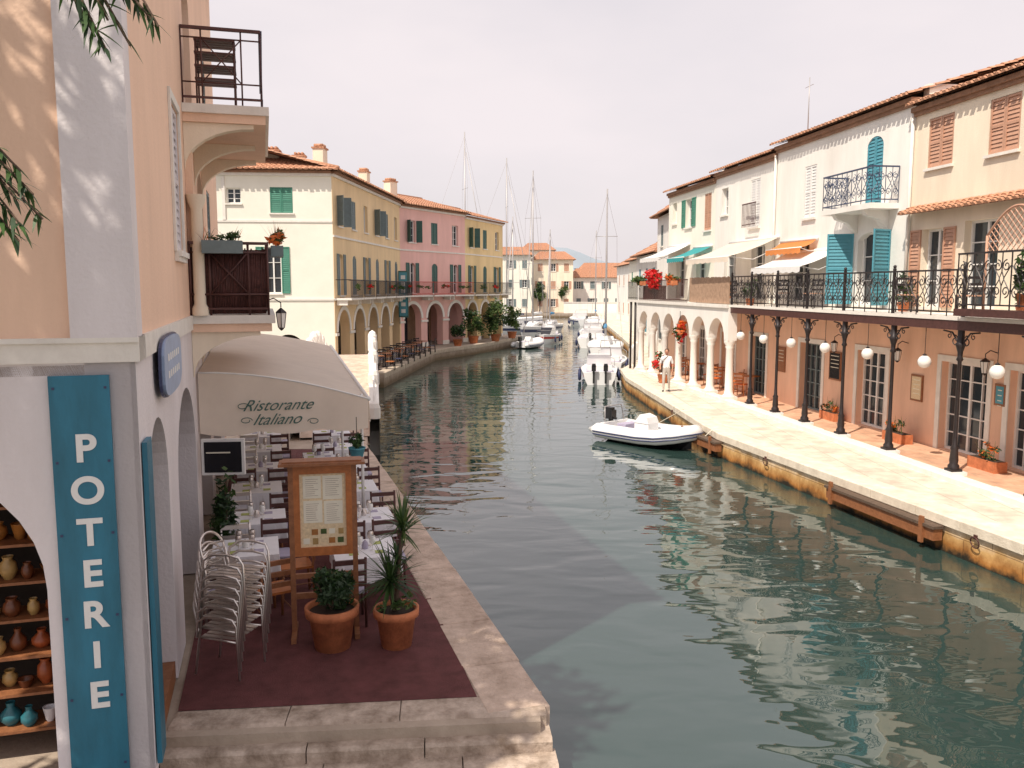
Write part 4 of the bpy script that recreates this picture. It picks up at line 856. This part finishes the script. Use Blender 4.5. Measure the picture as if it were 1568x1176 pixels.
# ---------------------------------------------------------------- boats
def hull(mb,L_,B,h,mat,deck,stripe=None,stern=.75,draft=.15,inner=False):
    n=16; vs=[]
    for i in range(n+1):
        t=i/n; b_=B/2*(stern+(1-stern)*math.sin(min(1,t/.45)*math.pi/2)) if t<.45 else B/2*max(0.02,(1-((t-.45)/.55)**2.2)); s=h*(1+.28*t*t); x=(t-.5)*L_
        vs+=[(x-.0,0,-draft),(x,b_*.72,-draft*.3),(x,b_*.93,s*.55),(x,b_*.97,s*.78),(x,b_,s),(x,b_*.9,s+.0),(x,0,s+.03*B),
             (x,-b_*.9,s),(x,-b_,s),(x,-b_*.97,s*.78),(x,-b_*.93,s*.55),(x,-b_*.72,-draft*.3)]
    m=12
    for q in range(m):
        mt=mat if q not in (4,5,6,7) else deck
        if stripe and q in (2,9,): mt=stripe
        mb.add(vs,[(i*m+q,i*m+(q+1)%m,(i+1)*m+(q+1)%m,(i+1)*m+q) for i in range(n)],mt,q not in(4,7))
    mb.add(vs,[tuple(range(m)),tuple(n*m+k for k in range(m-1,-1,-1))],mat)
def sailboat(x,y,hd,L_,mast,name='sailboat',cover=BLUETARP):
    E_=empty(name,(x,y,0)); M=loc(x,y,0,hd); mb=MB(M); B=L_*.3; h=L_*.11; hull(mb,L_,B,h,GELW,GELW,NAVY)
    nc=7; cv=[]
    for i in range(nc+1):
        t=i/nc; xx=-.12*L_+.42*L_*t; w=B*.28*(1-.55*t*t); hz=h*1.1+L_*.055*math.sin(math.pi*min(1,(1-t)*1.0+.12)*.55)
        cv+=[(xx,w,h),(xx,w*.8,hz),(xx,-w*.8,hz),(xx,-w,h)]
    mb.add(cv,[(4*i+a,4*i+a+1,4*i+a+5,4*i+a+4) for i in range(nc) for a in range(3)]+[(0,1,2,3),(4*nc+3,4*nc+2,4*nc+1,4*nc)],GELW)
    for s in (-1,1): mb.box(-.02*L_,.14*L_,s*B*.255-.01,s*B*.255+.01,h*1.2,h*1.38,SCREEN)
    mb.obj('hull',E_); mb=MB(M); mx_=.12*L_
    mb.tube([(mx_,0,h),(mx_,0,mast)],.085,ALUM,8,.055); 
    for s in (.45,.72): mb.tube([(mx_,-B*.3,mast*s),(mx_,B*.3,mast*s)],.02,ALUM,5)
    bz_=h+L_*.14; mb.tube([(mx_,0,bz_),(mx_-.42*L_,0,bz_)],.05,ALUM,6); mb.tube([(mx_-.02*L_,0,bz_+.1),(mx_-.2*L_,0,bz_+.13),(mx_-.41*L_,0,bz_+.08)],.12,cover,8)
    for q in ((L_*.49,0,h*1.28),(-L_*.48,0,h)): mb.tube([q,(mx_,0,mast*.98)],.012,ALUM,4)
    for s in (-1,1): mb.tube([(mx_-.05,s*B*.48,h),(mx_,s*B*.3,mast*.45),(mx_,s*B*.28,mast*.72),(mx_,0,mast*.97)],.01,ALUM,4)
    for s in (-1,1):
        for t in (-.45,-.25,0,.2,.38): 
            bb=B*.46*(1 if t<.2 else .65); mb.tube([(t*L_,s*bb,h),(t*L_,s*bb,h+.6)],.012,ALUM,4)
        mb.tube([(-.45*L_,s*B*.46,h+.6),(0,s*B*.46,h+.6),(.2*L_,s*B*.3+.0,h+.62),(.38*L_,s*B*.3,h+.62),(.49*L_,0,h*1.25+.6)],.01,ALUM,4)
    mb.tube([(.42*L_,0,h*1.25),(mx_+.15,0,mast*.9)],.04,ALUM,6)
    mb.obj('rigging',E_)
def outboard(mb,x,y,z):
    mb.box(x-.16,x+.12,y-.11,y+.11,z+.12,z+.42,BLACK); mb.box(x-.20,x+.06,y-.09,y+.09,z+.42,z+.50,BLACK); mb.box(x-.08,x+.04,y-.05,y+.05,z-.5,z+.12,BLACK); mb.box(x+.04,x+.22,y-.03,y+.03,z+.12,z+.18,BLACK)
def motorboat(x,y,hd,L_,name='motor_boat',cab=True,two=False,acc=REDP):
    E_=empty(name,(x,y,0)); M=loc(x,y,0,hd); mb=MB(M); B=L_*.36; h=L_*.12; hull(mb,L_,B,h,GELW,GELW,acc,stern=.88)
    mb.box(-.44*L_,-.08*L_,-B*.36,B*.36,h+.02,h+.06,CLOTHL)
    mb.box(-.42*L_,-.34*L_,-B*.34,B*.34,h+.06,h+.30,GELW)
    if cab:
        c=[(-.06*L_,B*.36,h),(-.10*L_,B*.32,h+.75),(.12*L_,B*.26,h+.72),(.30*L_,B*.2,h+.1)]
        vs=c+[(a,-b_,z) for a,b_,z in c]; mb.add(vs,[(0,1,2,3),(4,7,6,5),(0,4,5,1),(1,5,6,2)],GELW); mb.add(vs,[(2,6,7,3)],SCREEN)
        mb.tube([(-.1*L_,B*.33,h+.7),(-.15*L_,B*.3,h+1.15),(-.15*L_,-B*.3,h+1.15),(-.1*L_,-B*.33,h+.7)],.03,ALUM,6)
    for yy in ((-.3,.3) if two else (0,)): outboard(mb,-.5*L_-.1,yy,h*.95)
    for s in (-1,1):
        mb.tube([(.1*L_,s*B*.45,h*1.1),(.1*L_,s*B*.45,h+.45),(.35*L_,s*B*.27,h+.5),(.48*L_,0,h+.55)],.015,ALUM,5)
        for t in (-.3,0,.25): mb.lathe(t*L_,s*(B*.5+.08)*(1 if t<.2 else .8),[(0,.1),(.08,.16),(.09,.5),(.03,.6),(.01,h*1.1)],NAVY,8)
    mb.obj('hull',E_)
def dinghy(x,y,hd,L_=3.3,name='inflatable_dinghy'):
    E_=empty(name,(x,y,0)); M=loc(x,y,0,hd); mb=MB(M); B=L_*.52; r=.235; z=.30; hw=B/2-r
    path=[(-.5*L_,hw,z),(-.3*L_,hw*1.02,z),(0,hw*1.04,z+.01),(.18*L_,hw*.95,z+.05),(.32*L_,hw*.68,z+.14),(.41*L_,hw*.33,z+.22),(.44*L_,0,z+.25),(.41*L_,-hw*.33,z+.22),(.32*L_,-hw*.68,z+.14),(.18*L_,-hw*.95,z+.05),(0,-hw*1.04,z+.01),(-.3*L_,-hw*1.02,z),(-.5*L_,-hw,z)]
    P=[]
    for i in range(len(path)-1):
        for k in range(3): P.append(tuple(Vector(path[i]).lerp(Vector(path[i+1]),k/3)))
    P.append(path[-1]); mb.tube(P,r,GELW,14,caps=False)
    for s in (1,-1): mb.tube([(-.5*L_,s*hw,z),(-.54*L_,s*hw,z),(-.6*L_,s*hw,z)],r,GELW,14,.05)
    for dz in (.0,-.09):
        Q=[]
        for i,p in enumerate(P):
            d=(Vector(P[min(i+1,len(P)-1)])-Vector(P[max(i-1,0)])); nrm=Vector((-d.y,d.x,0)).normalized(); Q.append(Vector(p)+nrm*(r*(.99 if dz==0 else .92))+Vector((0,0,dz)))
        mb.tube(Q,.024,NAVY,6)
    nb=8; vs=[]
    for i in range(nb+1): t=i/nb; w=hw*(1 if t<.55 else (1-((t-.55)/.45)**2)); xx=-.46*L_+.88*L_*t; vs+=[(xx,w,.2+.1*t),(xx,0,-.12+.35*max(0,t-.6)),(xx,-w,.2+.1*t)]
    mb.add(vs,[(3*i+a,3*i+a+1,3*i+a+4,3*i+a+3) for i in range(nb) for a in (0,1)],BLACK); mb.add([v for v in vs],[(3*i,3*i+2,3*i+5,3*i+3) for i in range(nb)],GELW)
    mb.box(-.47*L_,-.44*L_,-hw,hw,.1,.55,GELW); mb.box(-.16*L_,.0,-.25,.25,.2,.65,GELW); mb.add([(-.16*L_,-.27,.65),(0,-.27,.65),(0,.27,.65),(-.16*L_,.27,.65),(-.10*L_,-.25,.92),(-.02*L_,-.25,.84),(-.02*L_,.25,.84),(-.10*L_,.25,.92)],[(0,1,5,4),(1,2,6,5),(2,3,7,6),(3,0,4,7),(4,5,6,7)],GELW)
    mb.box(-.34*L_,-.24*L_,-.35,.35,.2,.55,CLOTHL); mb.box(.12*L_,.22*L_,-.3,.3,.25,.55,GELW); mb.tube([(-.17*L_,.12,.95),(-.17*L_,-.12,.95)],.015,BLACK,5)
    mb.tube([(-.46*L_,hw*.7,.5),(-.48*L_,hw*.6,1.05),(-.48*L_,-hw*.6,1.05),(-.46*L_,-hw*.7,.5)],.018,ALUM,6)
    outboard(mb,-.5*L_,0,.48); mb.obj('boat',E_)
dinghy(4.45,26.4,rad(-48),3.5)
mb=MB(); mb.tube([(5.45,25.3,.45),(5.7,25.0,.42),(5.95,24.8,.74)],.014,PAPER,5); mb.tube([(3.6,27.4,.45),(4.8,28.2,.3),(5.9,28.9,.74)],.012,PAPER,5); mb.obj('mooring_rope')
dinghy(1.5,69.5,rad(60),3.4); 
motorboat(4.65,45.2,rad(85),5.2,two=True); motorboat(6.0,51,rad(78),5.2,acc=NAVY); motorboat(6.9,72,rad(80),6.5,acc=NAVY)
sailboat(6.6,60,rad(83),8.5,11.8); sailboat(2.3,84,rad(-105),9,16.0,cover=GELW); sailboat(4.2,92,rad(-100),8,11,cover=BLUETARP); sailboat(-6.6,96,rad(20),12,22); sailboat(-1.9,97,rad(10),11,19.3,cover=GELW)
sailboat(10.2,104,rad(85),8,11.8); sailboat(.4,88,rad(-110),8,12,cover=NAVY); motorboat(3.2,76,rad(-100),5.5,acc=REDP); motorboat(7.9,84,rad(80),6,acc=BLUETARP); motorboat(8.9,112,rad(100),7,acc=NAVY)
def edgeM(y):
    for i in range(len(E)-1):
        if E[i][1]<=y<=E[i+1][1]:
            t=(y-E[i][1])/(E[i+1][1]-E[i][1]); return frame((E[i][0]+(E[i+1][0]-E[i][0])*t,y,0),(E[i+1][0]-E[i][0],E[i+1][1]-E[i][1]),-1)
for y,l in ((15.4,3.4),(24.0,2.4)):
    mb=MB(edgeM(y)); mb.box(0,l,.065,.26,.22,.44,WOOD); mb.box(-.03,l+.03,.06,.30,.445,.50,BARK)
    for k in (.25,l-.25): mb.box(k,k+.1,.26,.31,.12,.62,WOOD)
    mb.obj('timber_fender')
for y in (14.6,21.6,30):
    mb=MB(edgeM(y)); mb.tube([(.1*math.cos(t*math.pi/8),.09+.02*math.sin(t*math.pi/8),.42+.1*math.sin(t*math.pi/8)) for t in range(17)],.012,IRONB,6); mb.box(-.04,.04,.06,.09,.48,.56,IRONB); mb.obj('mooring_ring')
mb=MB()
for k in range(5): mb.lathe(6.6+.25*k,47+1.2*k,[(.12,.0),(.12,1.5),(.08,1.6),(0,1.62)],WPAINT,10)
mb.obj('white_mooring_posts')
# ---------------------------------------------------------------- person on the quay
def person(name,x,y,z,rot,shirt,trous):
    E_=empty(name,(x,y,z)); V=[];Ed=[];Rr=[]
    def v(p,r): V.append(p);Rr.append(r);return len(V)-1
    pel=v((0,0,.93),.15); wa=v((0,.01,1.10),.135); ch=v((0,0,1.30),.16); nb=v((0,0,1.44),.085); hd=v((0,.01,1.52),.06)
    Ed+=[(pel,wa),(wa,ch),(ch,nb),(nb,hd)]
    for s,fw in ((1,.10),(-1,-.16)):
        h=v((s*.09,0,.86),.10); k=v((s*.10,fw*.6+.03,.49),.062); an=v((s*.10,fw,.09),.042); to=v((s*.115,fw+.17,.035),.035); Ed+=[(pel,h),(h,k),(k,an),(an,to)]
        sh=v((s*.18,0,1.38),.065); el=v((s*.25,-.03,1.11),.045); wr=v((s*.24,.14 if s>0 else .02,.90 if s<0 else .98),.03); ha=v((s*.235,.19 if s>0 else .04,.83 if s<0 else .95),.03); Ed+=[(ch,sh),(sh,el),(el,wr),(wr,ha)]
        for q in range(4):
            f1=v((s*.235+(q-1.5)*.005,(.21 if s>0 else .02+.02*q)+.006*q,(.79 if s<0 else .925)-.004*q),.010); f2=v((s*.23,(.215 if s>0 else .03+.02*q),(.745 if s<0 else .88)+.004*abs(q-1.5)),.008); Ed+=[(ha,f1),(f1,f2)]
        t1=v((s*.20,(.2 if s>0 else .07),(.80 if s<0 else .93)),.010); Ed+=[(ha,t1)]
    me=bpy.data.meshes.new('body'); me.from_pydata(V,Ed,[]); o=bpy.data.objects.new('body_tmp',me); sc.collection.objects.link(o)
    md=o.modifiers.new('s','SKIN'); 
    for i,sv in enumerate(me.skin_vertices[0].data): sv.radius=(Rr[i],Rr[i]*(.75 if i<4 else 1)); sv.use_root=(i==0)
    ss=o.modifiers.new('d','SUBSURF'); ss.levels=2
    bpy.context.view_layer.update(); m2=bpy.data.meshes.new_from_object(o.evaluated_get(bpy.context.evaluated_depsgraph_get())); bpy.data.objects.remove(o)
    m2.materials.clear()
    for m in (SKIN,shirt,trous,BLACK): m2.materials.append(m)
    mi=[]
    for p in m2.polygons:
        c=p.center
        if c.z<.085: k=3
        elif abs(c.x)<.19 and c.z<.99: k=2
        elif c.z<1.47 and (abs(c.x)<.19 or c.z>1.15): k=1
        else: k=0
        mi.append(k)
    m2.polygons.foreach_set('material_index',mi); m2.polygons.foreach_set('use_smooth',[True]*len(mi)); m2.update()
    M=loc(x,y,z,rot); m2.transform(M); q=bpy.data.objects.new('body',m2); sc.collection.objects.link(q); q.parent=E_; q.matrix_parent_inverse=Matrix.Translation(E_.location).inverted()
    mb=MB(M); mb.ball((0,.02,1.62),.115,SKIN,16,(.70,.85,1.0)); mb.add([(-.015,.115,1.60),(.015,.115,1.60),(0,.112,1.65),(0,.145,1.605)],[(0,1,3),(1,2,3),(2,0,3)],SKIN)
    for s in (-1,1): mb.ball((s*.08,.01,1.615),.025,SKIN,8,(.4,.8,1.2)); mb.ball((s*.03,.105,1.635),.010,BLACK,8)
    mb.box(-.025,.025,.106,.114,1.568,1.576,REDP)
    mb.ball((0,-.005,1.65),.12,HAIR,16,(.78,.85,.86)); mb.obj('head',E_)
    mb=MB(M); mb.box(.16,.30,-.18,.10,.78,1.02,BAGM); mb.tube([(.22,.08,1.0),(.12,.12,1.3),(-.05,.06,1.45),(-.1,-.05,1.42),(.1,-.14,1.25),(.22,-.16,1.0)],.012,BAGM,5); mb.obj('shoulder_bag',E_)
person('standing_pedestrian',6.25,34.2,.70,rad(165),SHIRT,TROUS)
# ---------------------------------------------------------------- overhanging tree at top-left
TR=empty('olive_tree',(-6.6,2.2,.68)); mb=MB()
mb.tube([(-6.6,2.2,.68),(-6.5,2.3,3),(-6.3,2.7,5.5),(-5.8,3.1,8),(-5.5,3.4,10)],.2,BARK,10,.07)
for q in [((-6.3,2.7,6),(-4.2,2.9,7.6),(-2.6,2.9,7.1),(-1.6,2.95,6.30)),((-6.3,2.7,5.8),(-4,2.7,6.6),(-2.7,2.8,6.2),(-1.95,3.0,5.55)),((-5.8,3.1,8),(-5,4,9),(-4,4.2,10)),((-5.8,3.1,8),(-6.8,4.5,9.5)),((-5.5,3.4,10),(-5.5,2.6,13))]:
    mb.tube(q,.05,BARK,6,.006)
mb.obj('trunk',TR)
mb=MB()
leaves(mb,(-5.35,3.6,9.2),(1.75,1.4,5.0),4600,.22,[LEAF,LEAFD,LEAFL],44,elong=2)
def twig(p0,p1,n=34,L_=.09):
    p0=Vector(p0);p1=Vector(p1); mb.tube([p0,p0.lerp(p1,.5)+Vector((0,0,.015)),p1],.004,BARK,4)
    for i in range(n):
        b0=p0.lerp(p1,i/n); blade(mb,b0,Vector((R.gauss(0,.8),R.gauss(0,.8),-.7+R.gauss(0,.5)))+(p1-p0).normalized()*.6,L_*R.uniform(.7,1.25),.019,.4,R.choice([LEAF,LEAFD,LEAF]))
for a,b_ in (((-1.6,2.95,6.30),(-1.37,3.0,5.80)),((-1.6,2.95,6.30),(-1.32,3.05,5.73)),((-1.7,3,6.3),(-1.44,3.05,5.76)),((-1.5,3,6.3),(-1.20,3.0,5.78)),((-1.45,3,6.05),(-1.22,3.0,5.80)),((-1.55,3,6.05),(-1.38,3.0,5.70)),((-1.95,3,5.5),(-1.72,3,5.2)),((-1.95,3,5.45),(-1.66,3.05,5.14)),((-1.95,3,5.55),(-1.70,3.0,5.30)),((-2,3,5.4),(-1.72,3,5.06)),((-1.9,3,5.45),(-1.66,3,5.22)),((-1.9,3,5.35),(-1.7,3,5.1))): twig(a,b_)
mb.obj('foliage',TR)
